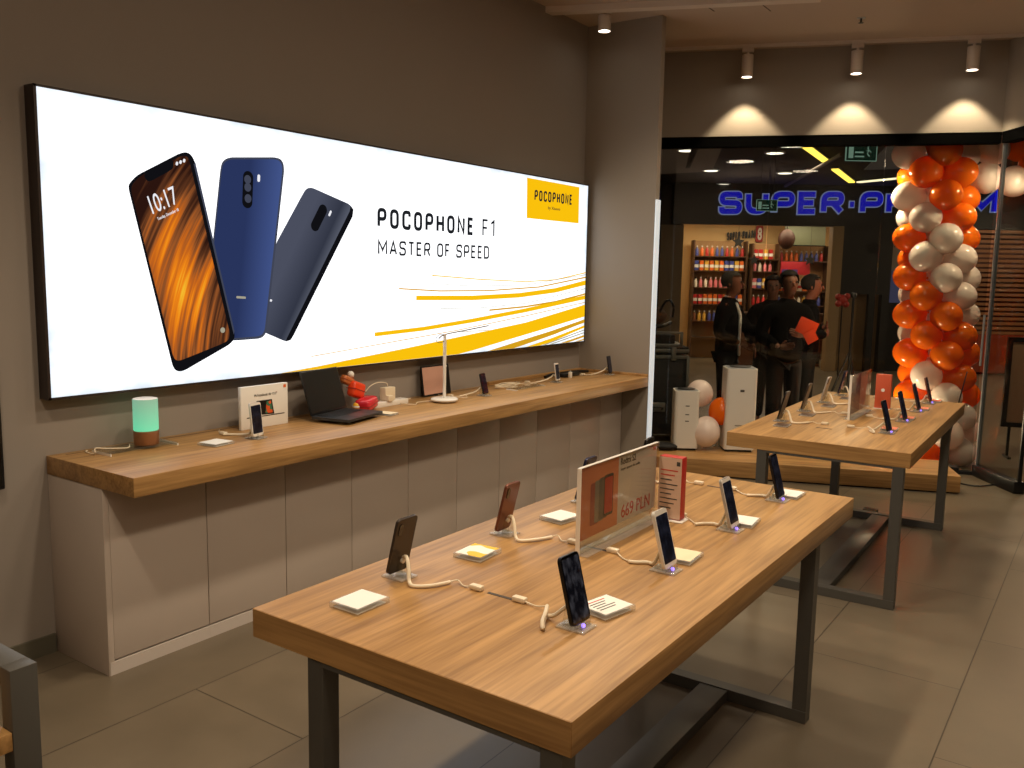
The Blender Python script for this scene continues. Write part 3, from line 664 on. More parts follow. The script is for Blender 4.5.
rown = ['first', 'second', 'third', 'fourth']
def pair_row(ty, i, tname, kL, kR, litR, detail):
    y = ty + PY[i]; nth = rown[i]; far = tname == 'far'; TT = .8285 + (.0265 if far else 0); ox = .042 - .02 * (y - 5.37) if far else 0.0
    gl = 'phones on the %s table' % tname
    dL = {'near': 'left side of the near table', 'far': 'left side of the far table'}[tname]
    dRt = {'near': 'right side of the near table', 'far': 'right side of the far table'}[tname]
    phone(2.113 + ox, y, TT, kL, 14, 180 + 2 * (i % 2), s=1.15, label='%s phone with its back showing, %s along the %s' % (kL, nth, dL), group=gl)
    phone_stand(2.113 + ox, y, TT, 180, 'clear acrylic stand under the %s phone on the %s' % (nth, dL), 'phone stands on the %s table' % tname)
    phone(2.758 + ox, y, TT, kR, 15, -2 + i, s=1.15, label='%s-framed phone with its screen showing, %s along the %s' % (kR, nth, dRt), group=gl, lit=litR)
    phone_stand(2.758 + ox, y, TT, 0, 'clear acrylic stand under the %s phone on the %s' % (nth, dRt), 'phone stands on the %s table' % tname, light=True)
    z = TT + .0065
    X = lambda L_: [(p[0] + ox, p[1], p[2]) for p in L_]
    j = [0, .012, -.01, .006][i]
    cable('cream cable curling from the %s phone on the %s' % (nth, dL), 'security cables',
          X([(2.142, y, TT + .066), (2.165, y - .012, TT + .072), (2.185, y - .026, TT + .045), (2.2, y - .04, z + .008), (2.222, y - .045, z), (2.26, y - .012 + j, z), (2.285, y + .045 + j, z)]),
          X([(2.283, y + .043 + j, z), (2.30, y + .062 + j, z + .004), (2.33, y + .052, z - .003), (2.355, y + .052, z)]), (2.376 + ox, y + .055, z + .0015))
    if i == 0:
        th = [(2.725, y, TT + .062), (2.705, y - .006, TT + .04), (2.68, y - .008, z + .012), (2.652, y + .0, z), (2.668, y - .04, z), (2.69, y - .075, z), (2.678, y - .06, z + .012), (2.655, y - .01, z + .013), (2.632, y + .035, z + .013)]
        tn = [(2.634, y + .032, z + .013), (2.62, y + .04, z + .008), (2.59, y + .044, z), (2.55, y + .052, z)]
    else:
        th = [(2.725, y, TT + .062), (2.71, y + .004, TT + .03), (2.695, y + .012, z + .003), (2.67, y + .02, z), (2.64, y - .002, z), (2.62, y - .02 + j, z)]
        tn = [(2.622, y - .018 + j, z), (2.59, y + .012, z - .003), (2.56, y + .035, z), (2.545, y + .05, z)]
    cable('cream cable reaching the %s phone on the %s' % (nth, dRt), 'security cables', X(th), X(tn), (2.528 + ox, y + .055, z + .0015))
T1, T2 = 1.475, 4.945
kL = ['bronze', 'copper', 'navy', 'black']; kR = ['black', 'white', 'silver', 'black']
for i in range(4): pair_row(T1, i, 'near', kL[i], kR[i], i == 0, True)
kL = ['black', 'bronze', 'silver', 'navy']; kR = ['black', 'navy', 'bronze', 'copper']
PY2 = list(PY); PY = [.425, .935, 1.445, 1.935]
for i in range(4): pair_row(T2, i, 'far', kL[i], kR[i], False, False)
g = 'card blocks on the near table'
card(2.19, 1.667, TT, 0, 'blank white card block at the near left corner of the near table', g)
card(2.19, 2.205, TT, 4, 'card block with a yellow flower print on the near table', g, top=yellow_card)
card(2.185, 2.73, TT, -8, 'white card block left of the tall acrylic price sign', g)
card(2.19, 3.27, TT, 0, 'card block behind the tall acrylic price sign', g)
c4 = card(2.752, 2.048, TT, -12, 'printed card block right of the nearest screen-side phone', g)
for k in range(5): obj('print_line', MB().box((-.035 + .013 * k, -.045, .018), (-.031 + .013 * k, .03 - .012 * (k % 3), .0184)), ink_red if k == 0 else ink, c4, smooth=False)
card(2.735, 2.592, TT, 4, 'cream card block beside the second screen-side phone', g, top=cream_card, h=.014)
card(2.748, 3.115, TT, 6, 'white card block beside the third screen-side phone', g, h=.014)
card(2.757, 3.645, TT, 0, 'white card block at the far right corner of the near table', g, h=.012)
g = 'card blocks on the far table'
for i in range(4):
    y = T2 + PY[i]
    card(2.775, y + .13, TT + .0265, 3, 'coral card block beside the %s right-hand phone on the far table' % rown[i], g, h=.012, top=pink_card, sx=.085, sy=.1)
    card(2.225, y - .16, TT + .0265, 3, 'dark card block before the %s left-hand phone on the far table' % rown[i], g, h=.008, top=mat('dark_card', (92, 70, 58), .3), sx=.08, sy=.1)

# price sign on the near table
sg = thing('price_sign', 'tall clear acrylic sign with phone picture and price on the near table', 'sign', (2.455, 2.69, TT))
obj('acrylic_sheet', MB().box((.0, -.29, .004), (.004, .29, .292), .001), M['acrylic'], sg)
obj('acrylic_sheet', MB().box((-.008, -.29, .004), (-.004, .29, .292), .001), M['acrylic'], sg)
obj('acrylic_edge', MB().box((-.009, -.294, .0), (.005, -.289, .293)).box((-.008, -.289, .2925), (.004, .29, .2945)), M['acrylic_edge'], sg, smooth=False)
obj('base', MB().box((-.03, -.29, 0), (.035, .29, .004), .001), M['acrylic_haze'], sg)
pq = MB().box((-.0035, -.283, .045), (-.0025, -.02, .288)); obj('orange_print', pq, M['orange_print'], sg, smooth=False)
obj('white_print', MB().box((-.0035, -.02, .045), (-.0025, .283, .288)), mat('sign_white', (208, 196, 184), .5), sg, smooth=False)
for k, (yy, w, col) in enumerate(((-.185, .06, (150, 70, 62)), (-.155, .06, (122, 118, 108)), (-.127, .06, (88, 84, 80)), (-.09, .066, (30, 28, 32)))):
    p_ = obj('phone_picture', MB().prism_x(rrect(w, .145, .008, 3, yy, .155 + .004 * k), -.0025, -.0022 + .0002 * k), mat('sign_phone_%d' % k, col, .5), sg, smooth=False)
    if k == 3: obj('phone_screen', MB().prism_x(rrect(.056, .125, .004, 2, yy, .167), -.0016, -.0012), M['red'], p_, smooth=False)
text('sign_text', 'Redmi S2', .115, .025, ink, sg, frame_mtx((-.002, -.005, .255), (0, 1, 0), (0, 0, 1)), bold=.012)
text('sign_text', 'Super aparat do selfie', .15, .013, ink, sg, frame_mtx((-.002, -.005, .232), (0, 1, 0), (0, 0, 1)))
text('price_text', '669 PLN', .225, .048, ink_red, sg, frame_mtx((-.002, .01, .06), (0, 1, 0), (0, 0, 1)))
text('logo_mark', 'mi', .022, .018, ink_red, sg, frame_mtx((-.002, .25, .268), (0, 1, 0), (0, 0, 1)))
lh = thing('leaflet_holder', 'upright red and cream leaflet block right behind the tall acrylic price sign', 'leaflet holder', (2.51, 3.0, TT))
obj('base', MB().box((-.055, -.04, 0), (.06, .04, .004), .001), M['acrylic_edge'], lh)
obj('leaflets', MB().box((-.048, -.02, .006), (.045, .022, .243), .001), M['red'], lh)
lf = obj('front_page', MB().box((-.047, -.0215, .008), (.044, -.0202, .241)), mat('leaflet_cream', (206, 176, 156), .5), lh, smooth=False)
for k in range(9): obj('print_line', MB().box((-.04, -.0222, .19 - .018 * k), (.03 - .012 * (k % 3), -.0216, .194 - .018 * k)), ink_red if k < 2 else ink, lf, smooth=False)
obj('logo_mark', MB().box((.024, -.0222, .212), (.038, -.0216, .228)), ink, lf, smooth=False)

# price sign on the far table
sg = thing('price_sign', 'small clear acrylic sign with a coral card behind it on the far table', 'sign', (2.485, 5.98, TT + .0265))
obj('acrylic_sheet', MB().box((.0, -.27, .004), (.004, .27, .285), .001), M['acrylic'], sg)
obj('acrylic_edge', MB().box((-.006, -.276, .0), (.008, -.269, .287)), M['acrylic_edge'], sg, smooth=False)
obj('purple_print', MB().box((-.002, -.25, .03), (-.001, .0, .28)), mat('sign_purple', (110, 84, 104), .5), sg, smooth=False)
obj('white_print', MB().box((-.002, .0, .03), (-.001, .26, .28)), mat('sign_grey', (190, 176, 164), .5), sg, smooth=False)
obj('base', MB().box((-.03, -.27, 0), (.03, .27, .004), .001), M['acrylic_haze'], sg)
cs = thing('coral_leaflet_holder', 'upright coral red leaflet card behind the small sign on the far table', 'leaflet holder', (2.545, 6.38, TT + .0265))
obj('card', MB().box((-.05, -.015, .004), (.05, .018, .24), .001), mat('coral_card', (200, 88, 56), .5), cs)
obj('base', MB().box((-.055, -.035, 0), (.055, .035, .004), .001), M['acrylic_edge'], cs)
obj('round_mark', MB().cyl((.0, -.015, .13), (.0, -.0165, .13), .012), M['paper'], cs)

# ------------------------------------------------------------------ things on the wall worktop
W = WT
la = thing('bedside_lamp', 'cylindrical lamp glowing mint green above a copper base', 'lamp', (.165, 2.32, W + .0165))
obj('base', MB().lathe([(0, 0), (.054, 0), (.056, .003), (.056, .063), (.052, .066), (0, .066)]), M['copper'], la)
def lampmat():
    m = bpy.data.materials.new('mint_glow'); m.use_nodes = True; nt = m.node_tree; b = nt.nodes['Principled BSDF']; L = nt.links.new
    b.inputs['Base Color'].default_value = srgb(120, 150, 135); b.inputs['Roughness'].default_value = .5
    tc = nt.nodes.new('ShaderNodeTexCoord'); sp = nt.nodes.new('ShaderNodeSeparateXYZ'); L(tc.outputs['Generated'], sp.inputs[0])
    r = nt.nodes.new('ShaderNodeValToRGB'); r.color_ramp.elements[0].color = srgb(105, 240, 185); r.color_ramp.elements[1].color = srgb(128, 178, 150)
    L(sp.outputs[2], r.inputs[0]); L(r.outputs[0], b.inputs['Emission Color']); b.inputs['Emission Strength'].default_value = .72
    return m
obj('shade', MB().lathe([(.053, .066), (.0555, .07), (.0555, .212), (.053, .214)]), lampmat(), la)
obj('top_cap', MB().lathe([(0, .2135), (.05, .2155), (.054, .214), (.054, .212), (0, .212)]), M['white'], la)
rs = thing('acrylic_riser', 'low clear acrylic riser under the mint green lamp', 'riser', (.16, 2.27, W))
obj('top', MB().box((-.075, -.17, .011), (.075, .17, .0155), .001), M['acrylic'], rs)
obj('foot', MB().box((-.075, -.17, 0), (.075, -.165, .011)), M['acrylic_edge'], rs, smooth=False)
obj('foot', MB().box((-.075, .165, 0), (.075, .17, .011)), M['acrylic_edge'], rs, smooth=False)
lc = obj('power_cable', MB().tube([(.14, 2.25, W + .02), (.2, 2.2, W + .02), (.17, 2.12, W + .026), (.15, 2.08, W + .03), (.15, 2.075, W + .005), (.07, 2.08, W + .004), (.046, 2.1, W + .003)], .0028), M['cable']); tag(lc, 'thin cream power cable trailing left from the mint green lamp', 'cable')
cd = card(.35, 2.565, W, 8, 'clear acrylic card block right of the mint green lamp on the worktop', None, sx=.11, sy=.115, h=.013)
cd2 = card(.37, 3.73, W, 10, 'small white card block right of the open laptop', None, sx=.1, sy=.085, h=.012, top=cream_card)
phone(.395, 2.775, W, 'white', 6, 12, 'white smartphone upright in front of the notebook picture card', 'phones on the wall worktop', s=1.06)
phone_stand(.385, 2.785, W, 12, 'clear stand of the white phone by the picture card', 'phone stands on the worktop')
cable('cream cable lying behind the white phone by the picture card', 'cables on the worktop', [(.35, 2.78, W + .06), (.32, 2.79, W + .02), (.28, 2.78, W + .008), (.22, 2.74, W + .007), (.2, 2.72, W + .007)], [(.2, 2.72, W + .007), (.16, 2.74, W + .004), (.11, 2.76, W + .004), (.06, 2.80, W + .003)], (.18, 2.735, W + .009))
nb = thing('picture_box', 'white flat carton with a small notebook picture, upright on the worktop', 'box', (.125, 3.02, W), 0)
obj('carton', MB().box((.008, -.155, 0), (.03, .155, .225), .002), M['paper'], nb)
text('print_text', 'Mi Notebook Air 13.3"', .15, .014, ink, nb, frame_mtx((.0312, -.07, .168), (0, 1, 0), (0, 0, 1)))
obj('screen_picture', MB().prism_x([(-.065, .07), (-.055, .145), (.045, .145), (.06, .065)], .03, .031), M['black'], nb, smooth=False)
obj('wallpaper_picture', MB().prism_x([(.0, .073), (.01, .138), (.038, .138), (.05, .073)], .031, .0316), card_mat('wallpaper', (220, 90, 40), (60, 120, 90), 40, .5), nb, smooth=False)
obj('keyboard_picture', MB().box((.03, -.12, .058), (.031, .13, .063)), ink, nb, smooth=False)
obj('orange_mark', MB().box((.03, .125, .2), (.0312, .142, .216)), mat('orange_mark', (235, 110, 40), .5), nb, smooth=False)
# laptop
lp = thing('laptop', 'open dark grey laptop on a clear riser on the worktop', 'laptop', (.205, 3.45, W + .018), R(12)); lp.scale = (1.1, 1.1, 1.1)
obj('base', MB().prism_z(rrect(.225, .325, .012, 4, .1, 0), .0, .013), mat('laptop_shell', (70, 72, 76), .35, metal=.7), lp)
obj('keyboard', MB().box((.0, -.135, .013), (.1, .135, .0145), .0005), M['black'], lp)
kk = MB()
for a in range(5):
    for b_ in range(13): kk.box((.004 + .019 * a, -.13 + .02 * b_, .0145), (.019 + .019 * a, -.114 + .02 * b_, .0158))
obj('keys', kk, M['black_matt'], lp, smooth=False)
obj('trackpad', MB().box((.125, -.05, .013), (.195, .05, .0136)), mat('trackpad', (86, 88, 92), .3, metal=.5), lp, smooth=False)
lid = obj('lid', MB().box((-.004, -.162, 0), (.001, .162, .228), .002), M['black'], lp, (-.012, 0, .013), rot=(0, R(-17), 0))
obj('display', MB().box((.001, -.155, .012), (.002, .155, .222)), mat('laptop_display', (7, 7, 9), .35, spec=.25), lid, smooth=False)
lr = thing('acrylic_riser', 'clear acrylic riser under the open laptop', 'riser', (.30, 3.49, W), R(12))
obj('top', MB().box((-.09, -.12, .012), (.09, .12, .016), .001), M['acrylic'], lr)
for s in (-1, 1): obj('foot', MB().box((-.09, s * .12 - .003, 0), (.09, s * .12 + .001, .012)), M['acrylic_edge'], lr, smooth=False)
# small packets piled next to the laptop
pg = 'packets piled beside the laptop'
def packet(name, label, loc, size, m, rot, cat='packet', knob=None):
    t = thing(name, label, cat, loc, rot, pg)
    obj('pouch', MB().box((-size[0] / 2, -size[1] / 2, 0), (size[0] / 2, size[1] / 2, size[2]), min(size) * .3, seg=3), m, t)
    obj('seam', MB().box((-size[0] / 2 - .003, -size[1] / 2 - .002, size[2] * .48), (size[0] / 2 + .003, size[1] / 2 + .002, size[2] * .52), .0005), mat('seam', (150, 30, 26), .5) if cat == 'packet' else M['paper'], t)
    return t
packet('red_packet', 'glossy crimson packet lying lowest in the pile beside the laptop', (.15, 3.79, W), (.1, .15, .075), mat('crimson_foil', (205, 40, 55), .25, coat=.4), (R(8), 0, R(20)))
packet('orange_packet', 'bright orange packet leaning in the pile behind the laptop', (.09, 3.75, W + .072), (.06, .12, .095), mat('orange_foil', (232, 70, 28), .3), (R(-18), 0, R(10)))
packet('red_pouch', 'dark orange pouch topmost in the pile behind the laptop lid', (.065, 3.70, W + .155), (.045, .09, .05), mat('amber_foil', (190, 110, 60), .4), (R(-25), 0, 0))
yb = thing('yellow_ball', 'small yellow and white ball under the orange packet', 'ball', (.14, 3.72, W + .028), 0)
obj('shell', MB().sphere((0, 0, 0), .028), mat('yellow_ball', (240, 180, 50), .4), yb); obj('white_band', MB().lathe([(.0285, -.005), (.0288, 0), (.0285, .005)]), M['paper'], yb)
wb = thing('white_bulb', 'white round bulb knob peeking over the laptop lid', 'bulb', (.07, 3.745, W + .198), (R(30), 0, 0))
obj('bulb', MB().sphere((0, 0, .017), .02, (1, 1, 1.1)), M['white'], wb); obj('socket', MB().cyl((0, 0, -.012), (0, 0, .004), .011), M['copper'], wb)
# power strip with charger
ps = thing('power_strip', 'white power strip lying behind the laptop at the wall', 'power strip', (.13, 3.99, W))
obj('housing', MB().box((-.035, -.16, 0), (.035, .16, .032), .003), M['white'], ps)
for k in range(4): obj('socket', MB().cyl((0, -.12 + .075 * k, .032), (0, -.12 + .075 * k, .0325), .02), M['plinth'], ps)
chg = thing('charger_cube', 'square cream charger plugged into the white power strip', 'charger', (.125, 4.0, W + .033))
obj('body', MB().box((-.025, -.045, .0), (.025, .045, .082), .004), M['cable'], chg)
obj('adapter', MB().box((.025, -.045, .0), (.05, .0, .034), .002), M['cable'], chg)
ccb = obj('charger_cable', MB().tube([(.125, 4.0, W + .115), (.125, 3.99, W + .14), (.115, 3.93, W + .15), (.10, 3.87, W + .13), (.08, 3.82, W + .07), (.05, 3.8, W + .003)], .0025), M['cable']); tag(ccb, 'thin white cable arching over the power strip', 'cable')
# tablet
tb = thing('tablet', 'upright tablet with a painted pinkish screen reflection and dark edge', 'tablet', (.075, 4.545, W + .002), (0, R(-8), 0))
obj('body', MB().prism_x(rrect(.29, .205, .01, 4, 0, .1025), -.004, .004), M['black'], tb)
obj('screen', MB().box((.004, -.135, .012), (.005, .085, .195)), mat('pink_reflection', (188, 146, 126), .25, emis=(150, 110, 95), estr=.12), tb, smooth=False)  # pink reflection painted into the screen colour, with a faint glow
obj('button', MB().cyl((.004, .12, .19), (.0055, .12, .19), .005), M['white'], tb)
tl = thing('tablet_stand', 'small clear foot behind the upright tablet', 'stand', (.07, 4.545, W)); obj('foot', MB().box((-.04, -.05, 0), (.03, .05, .002)), M['acrylic'], tl, smooth=False)
# LED desk lamp
dl = thing('desk_lamp', 'white slim desk lamp with a round base and thin swivel arm', 'lamp', (.30, 4.345, W))
obj('base', MB().lathe([(0, 0), (.06, 0), (.088, .012), (.09, .02), (.08, .026), (0, .028)]), M['white'], dl)
obj('pole', MB().cyl((0, 0, .026), (0, 0, .44), .0105, n=16), M['white'], dl)
obj('arm', MB().tube([(.0, -.06, .415), (0, 0, .437), (.0, .22, .455), (.0, .47, .475)], .004, 8, 3), mat('lamp_arm', (150, 140, 120), .35, metal=.5), dl)
obj('wire_loop', MB().tube([(0, .0, .432), (.0, -.05, .44), (.0, -.085, .42), (0, -.075, .392), (.0, -.03, .388), (0, 0, .4)], .0018), M['black'], dl)
obj('led_strip', MB().box((-.006, .18, .443), (.006, .47, .447), .001, mtx=Matrix.Rotation(R(0), 4, 'X')), M['white'], dl)
cb = obj('lamp_cable', MB().tube([(.24, 4.29, W + .006), (.2, 4.2, W + .004), (.25, 4.12, W + .004), (.2, 4.06, W + .012), (.12, 4.12, W + .006), (.05, 4.3, W + .003)], .0028), M['cable']); tag(cb, 'cream cable looping left of the desk lamp base', 'cable')
cb = obj('lamp_cable', MB().tube([(.29, 4.44, W + .006), (.22, 4.52, W + .004), (.3, 4.58, W + .004), (.2, 4.68, W + .004)], .0028), M['cable']); tag(cb, 'cream cable right of the desk lamp base', 'cable')
g = 'phones on the wall worktop'
phone(.34, 4.742, W, 'black', 14, 6, 'black phone upright just right of the desk lamp', g, s=.9)
phone_stand(.34, 4.742, W, 6, 'clear stand of the black phone right of the desk lamp', 'phone stands on the worktop')
phone(.315, 5.711, W, 'white', 8, 6, 'white-framed phone upright near the cable coil', g, s=.86)
phone_stand(.315, 5.711, W, 6, 'clear stand of the white-framed phone near the cable coil', 'phone stands on the worktop')
phone(.37, 6.46, W, 'black', 10, 6, 'black phone at the far right end of the wall worktop', g, s=.92)
phone_stand(.37, 6.46, W, 6, 'clear stand of the phone at the right end of the worktop', 'phone stands on the worktop')
for (lbl, a) in (('cream cable behind the black phone right of the desk lamp', (.34, 4.742)), ('cream cable behind the white-framed phone near the coil', (.315, 5.711)), ('cream cable behind the phone at the right end of the worktop', (.37, 6.46))):
    x, y = a
    cable(lbl, 'cables on the worktop', [(x - .035, y - .005, W + .06), (x - .06, y - .03, W + .03), (x - .1, y - .09, W + .008), (x - .1, y - .16, W + .007)], [(x - .1, y - .16, W + .007), (x - .16, y - .22, W + .004), (x - .24, y - .2, W + .004), (.05, y - .18, W + .003)], (x - .15, y - .2, W + .009))
random.seed(3)
pts = []
for k in range(34):
    a = k * .9; rr_ = .03 + .025 * random.random()
    pts.append((.21 + rr_ * 1.0 * math.cos(a) * 1.2, 5.18 + 2.6 * rr_ * math.sin(a), W + .004 + .0008 * k))
pts += [(.2, 5.3, W + .02), (.22, 5.42, W + .006), (.24, 5.52, W + .005)]
cc = obj('cable_coil', MB().tube(pts, .003, 6, 4), M['cable']); tag(cc, 'tangled heap of cream cable between two worktop phones', 'cable')
ar = thing('acrylic_riser', 'clear empty riser in front of the tangled cable heap', 'riser', (.31, 5.28, W)); obj('top', MB().box((-.05, -.18, .008), (.05, .18, .012), .001), M['acrylic'], ar)
for s in (-1, 1): obj('foot', MB().box((-.05, s * .18 - .003, 0), (.05, s * .18 + .001, .008)), M['acrylic_edge'], ar, smooth=False)
bc = obj('black_cable_bundle', MB().tube([(.1, 5.86, W + .01), (.1, 5.95, W + .022), (.09, 6.1, W + .018), (.11, 6.25, W + .02), (.12, 6.4, W + .014), (.14, 6.48, W + .008)], .012, 8, 4), M['black']); tag(bc, 'bundle of thick black cable against the wall on the worktop', 'cable')
bp_ = thing('power_adapter', 'black power adapter brick next to the black cable bundle', 'adapter', (.17, 6.12, W)); obj('brick', MB().box((-.03, -.12, 0), (.03, .12, .03), .006), M['black'], bp_); obj('cord', MB().tube([(0, .12, .014), (.01, .16, .012), (.03, .22, .004)], .003), M['black'], bp_)
wa = thing('white_plug', 'small white upright plug among the black cables on the worktop', 'plug', (.235, 6.03, W)); obj('housing', MB().box((-.012, -.012, 0), (.012, .012, .05), .003), M['white'], wa); obj('prong', MB().cyl((0, 0, .05), (0, 0, .065), .003), M['alu'], wa)

# ------------------------------------------------------------------ low platform by the window
PZ = .15
pt = thing('oak_platform', 'low oak display platform along the shop window', 'platform', tuple(SF @ Vector((0, 0, 0))), TH)
obj('slab', MB().box((-.35, -.81, .012), (2.57, -.16, PZ), .003), M['oak_x'], pt)
obj('recessed_base', MB().box((-.33, -.80, 0), (2.49, -.18, .012)), M['black_matt'], pt, smooth=False)
white_pl = mat('purifier_white', (222, 218, 208), .4)
def purifier(label, px, w, h):
    t = thing('air_purifier', label, 'air purifier', px, TH + R(10), 'air purifiers on the platform')
    obj('housing', MB().prism_z(rrect(w, w, .035, 6), .022, h), white_pl, t)
    obj('base', MB().prism_z(rrect(w - .03, w - .03, .03, 5), 0, .022), M['black'], t)
    obj('top_rim', MB().prism_z(rrect(w - .03, w - .03, .025, 5), h, h + .006), M['alu'], t)
    obj('top_grille', MB().lathe([(0, .0), (w * .34, .0), (w * .36, .006), (0, .008)], (0, 0, h + .006)), M['black'], t)
    return t
p1 = purifier('shorter white air purifier tower left of the balloons', (.62, 7.47, PZ), .225, .55)
for k, z in enumerate((.41, .33, .27)): obj('label_print', MB().box((-.015, -.1145, z), (.02, -.1125, z + .008)), ink, p1, smooth=False)
p2 = purifier('taller white air purifier tower right of the balloons', (1.02, 7.745, PZ), .275, .765)
obj('label_print', MB().box((-.015, -.1395, .555), (.022, -.1375, .575)), ink, p2, smooth=False); obj('label_print', MB().box((-.05, -.1395, .24), (.05, -.1375, .252)), mat('light_print', (150, 145, 135), .5), p2, smooth=False)
po = thing('black_pouch', 'soft black pouch with a strap on the left of the platform', 'pouch', (.50, 7.28, PZ), R(20))
obj('bag', MB().sphere((0, 0, .035), .1, (1.3, .7, .36)), M['black_matt'], po); obj('strap', MB().tube([(-.1, 0, .05), (-.17, .0, .07), (-.2, .02, .04), (-.17, .05, .006)], .006), M['black_matt'], po)

# ------------------------------------------------------------------ balloons
def balloon_mat(name, col, tr):
    m = bpy.data.materials.new(name); m.use_nodes = True; nt = m.node_tree; L = nt.links.new
    b = nt.nodes['Principled BSDF']; b.inputs['Base Color'].default_value = srgb(*col); b.inputs['Roughness'].default_value = .18
    t = nt.nodes.new('ShaderNodeBsdfTranslucent'); t.inputs[0].default_value = srgb(*col)
    n = nt.nodes.new('ShaderNodeTexNoise'); n.inputs['Scale'].default_value = 5
    mx = nt.nodes.new('ShaderNodeMixShader'); mr = nt.nodes.new('ShaderNodeMapRange'); mr.inputs[3].default_value = tr - .05; mr.inputs[4].default_value = tr + .05
    L(n.outputs[0], mr.inputs[0]); L(mr.outputs[0], mx.inputs[0])
    L(b.outputs[0], mx.inputs[1]); L(t.outputs[0], mx.inputs[2]); L(mx.outputs[0], nt.nodes['Material Output'].inputs[0])
    return m
BO = balloon_mat('balloon_orange', (255, 128, 22), .42); BW = balloon_mat('balloon_white', (250, 236, 226), .35)
bal = {}
for k, m in (('orange', BO), ('white', BW)):
    prof = []
    for i in range(15):
        a = PI * i / 14; r = math.sin(a) * .142 * (1 + .06 * math.cos(a)); z = -math.cos(a) * .155
        if i < 3: r *= .96
        prof.append((max(r, 0), z))
    bal[k] = (mesh_of('skin', MB().lathe(prof, n=28), m, True), mesh_of('knot', MB().lathe([(0, -.15), (.006, -.152), (.005, -.16), (.014, -.172), (0, -.17)], n=10), m, True))
def balloon(col, loc, direction, label, group, s=1.0):
    t = thing('balloon', label, 'balloon', tuple(loc), tuple(Vector(direction).to_track_quat('Z', 'Y').to_euler()), group); t.scale = (s, s, s)
    obj('skin', bal[col][0], None, t); obj('knot', bal[col][1], None, t); return t
zs = [.14, .30, .473, .657, .85, 1.052, 1.233, 1.414, 1.603, 1.772, 1.95, 2.128, 2.322, 2.507, 2.718, 2.90]
tiers = {0: 'oooo', 1: 'oowo', 2: 'owow', 3: 'owoo', 4: 'ooow', 5: 'oooo', 6: 'oowo', 7: 'owow', 8: 'owwo', 9: 'wwoo', 10: 'owow', 11: 'woow', 12: 'woow', 13: 'ooww', 14: 'woww', 15: 'wowo'}
posn = [{0: 'left', 1: 'front', 2: 'right', 3: 'back'}, {0: 'front left', 1: 'front right', 2: 'back right', 3: 'back left'}]
colr = {'o': 'orange', 'w': 'white'}
tiersA = {0: 'owwo', 2: 'oowo', 4: 'owow', 6: 'oooo', 8: 'oowo', 10: 'owwo', 12: 'owoo', 14: 'wooo'}
for k, z in enumerate(zs):
    cx, cy = 2.50 - .2 * k / 15, 9.176 - .08 * k / 15
    c = Vector((cx, cy, z))
    for q in range(4):
        if k % 2 == 1:   # three seen: left, front, right
            ang = [180, 270, 0, 90][q]; rad = .245
        else:
            ang = [225, 315, 45, 135][q]; rad = .215
        a = R(ang) + TH + R(8); d = Vector((math.cos(a), math.sin(a), 0))
        seq = {1: 'owwo', 3: 'owow', 5: 'ooow', 7: 'ooww', 9: 'owww', 11: 'owow', 13: 'woow', 15: 'wowo'} if k % 2 else {0: 'owow', 2: 'wwow', 4: 'wooo', 6: 'ooww', 8: 'owow', 10: 'wwoo', 12: 'woow', 14: 'oowo'}
        balloon(colr[seq[k][q]], c + d * rad + Vector((0, 0, random.uniform(-.012, .012))), d + Vector((0, 0, random.uniform(-.15, .15))),
                '%s balloon on the %s of the column, %s tier up from the floor' % (colr[seq[k][q]], posn[(k + 1) % 2][q], ordn[k]), 'balloons of the column', random.uniform(.95, 1.03))
arch = [('white', (2.705, 9.34, 2.70), 'lower white balloon right beside the column top'), ('white', (2.74, 9.30, 2.95), 'upper white balloon right beside the column top'), ('orange', (2.95, 9.42, 2.99), 'orange balloon up at the door corner'), ('white', (2.93, 9.40, 2.66), 'white balloon below the orange one at the door corner'), ('orange', (3.08, 9.46, 2.82), 'orange balloon at the right edge of the photo'), ('white', (3.2, 9.5, 2.58), 'white balloon at the right edge of the photo'), ('orange', (3.3, 9.55, 2.95), 'orange balloon beyond the right edge of the door corner'), ('white', (3.45, 9.6, 2.75), 'white balloon farthest right in the garland')]
for c_, l_, t_ in arch: balloon(c_, l_, (random.uniform(-.5, .5), -.6, random.uniform(-.3, .5)), t_, 'balloons of the garland')
balloon('white', (.665, 7.68, .65), (.3, -.5, .7), 'white balloon behind the shorter air purifier', 'balloons on the platform', .88)
balloon('white', (.80, 7.54, PZ + .17), (.1, .2, 1), 'white balloon between the two air purifiers', 'balloons on the platform', .93)
balloon('orange', (.885, 7.69, .50), (-.2, .1, 1), 'orange balloon between the two air purifiers', 'balloons on the platform', .84)
kb = obj('floor_cable', MB().tube([(2.62, 8.55, .01), (2.72, 8.35, .008), (2.95, 8.25, .008), (3.1, 8.45, .008), (3.2, 8.6, .01)], .006), M['black']); tag(kb, 'black cable looping on the floor by the glass door', 'cable')
kb = obj('hanging_cable', MB().tube([(2.62, 8.48, .03), (2.68, 8.5, .3), (2.74, 8.55, .7), (2.78, 8.56, .95)], .005), M['black']); tag(kb, 'thin black cable running up in front of the balloon column', 'cable')

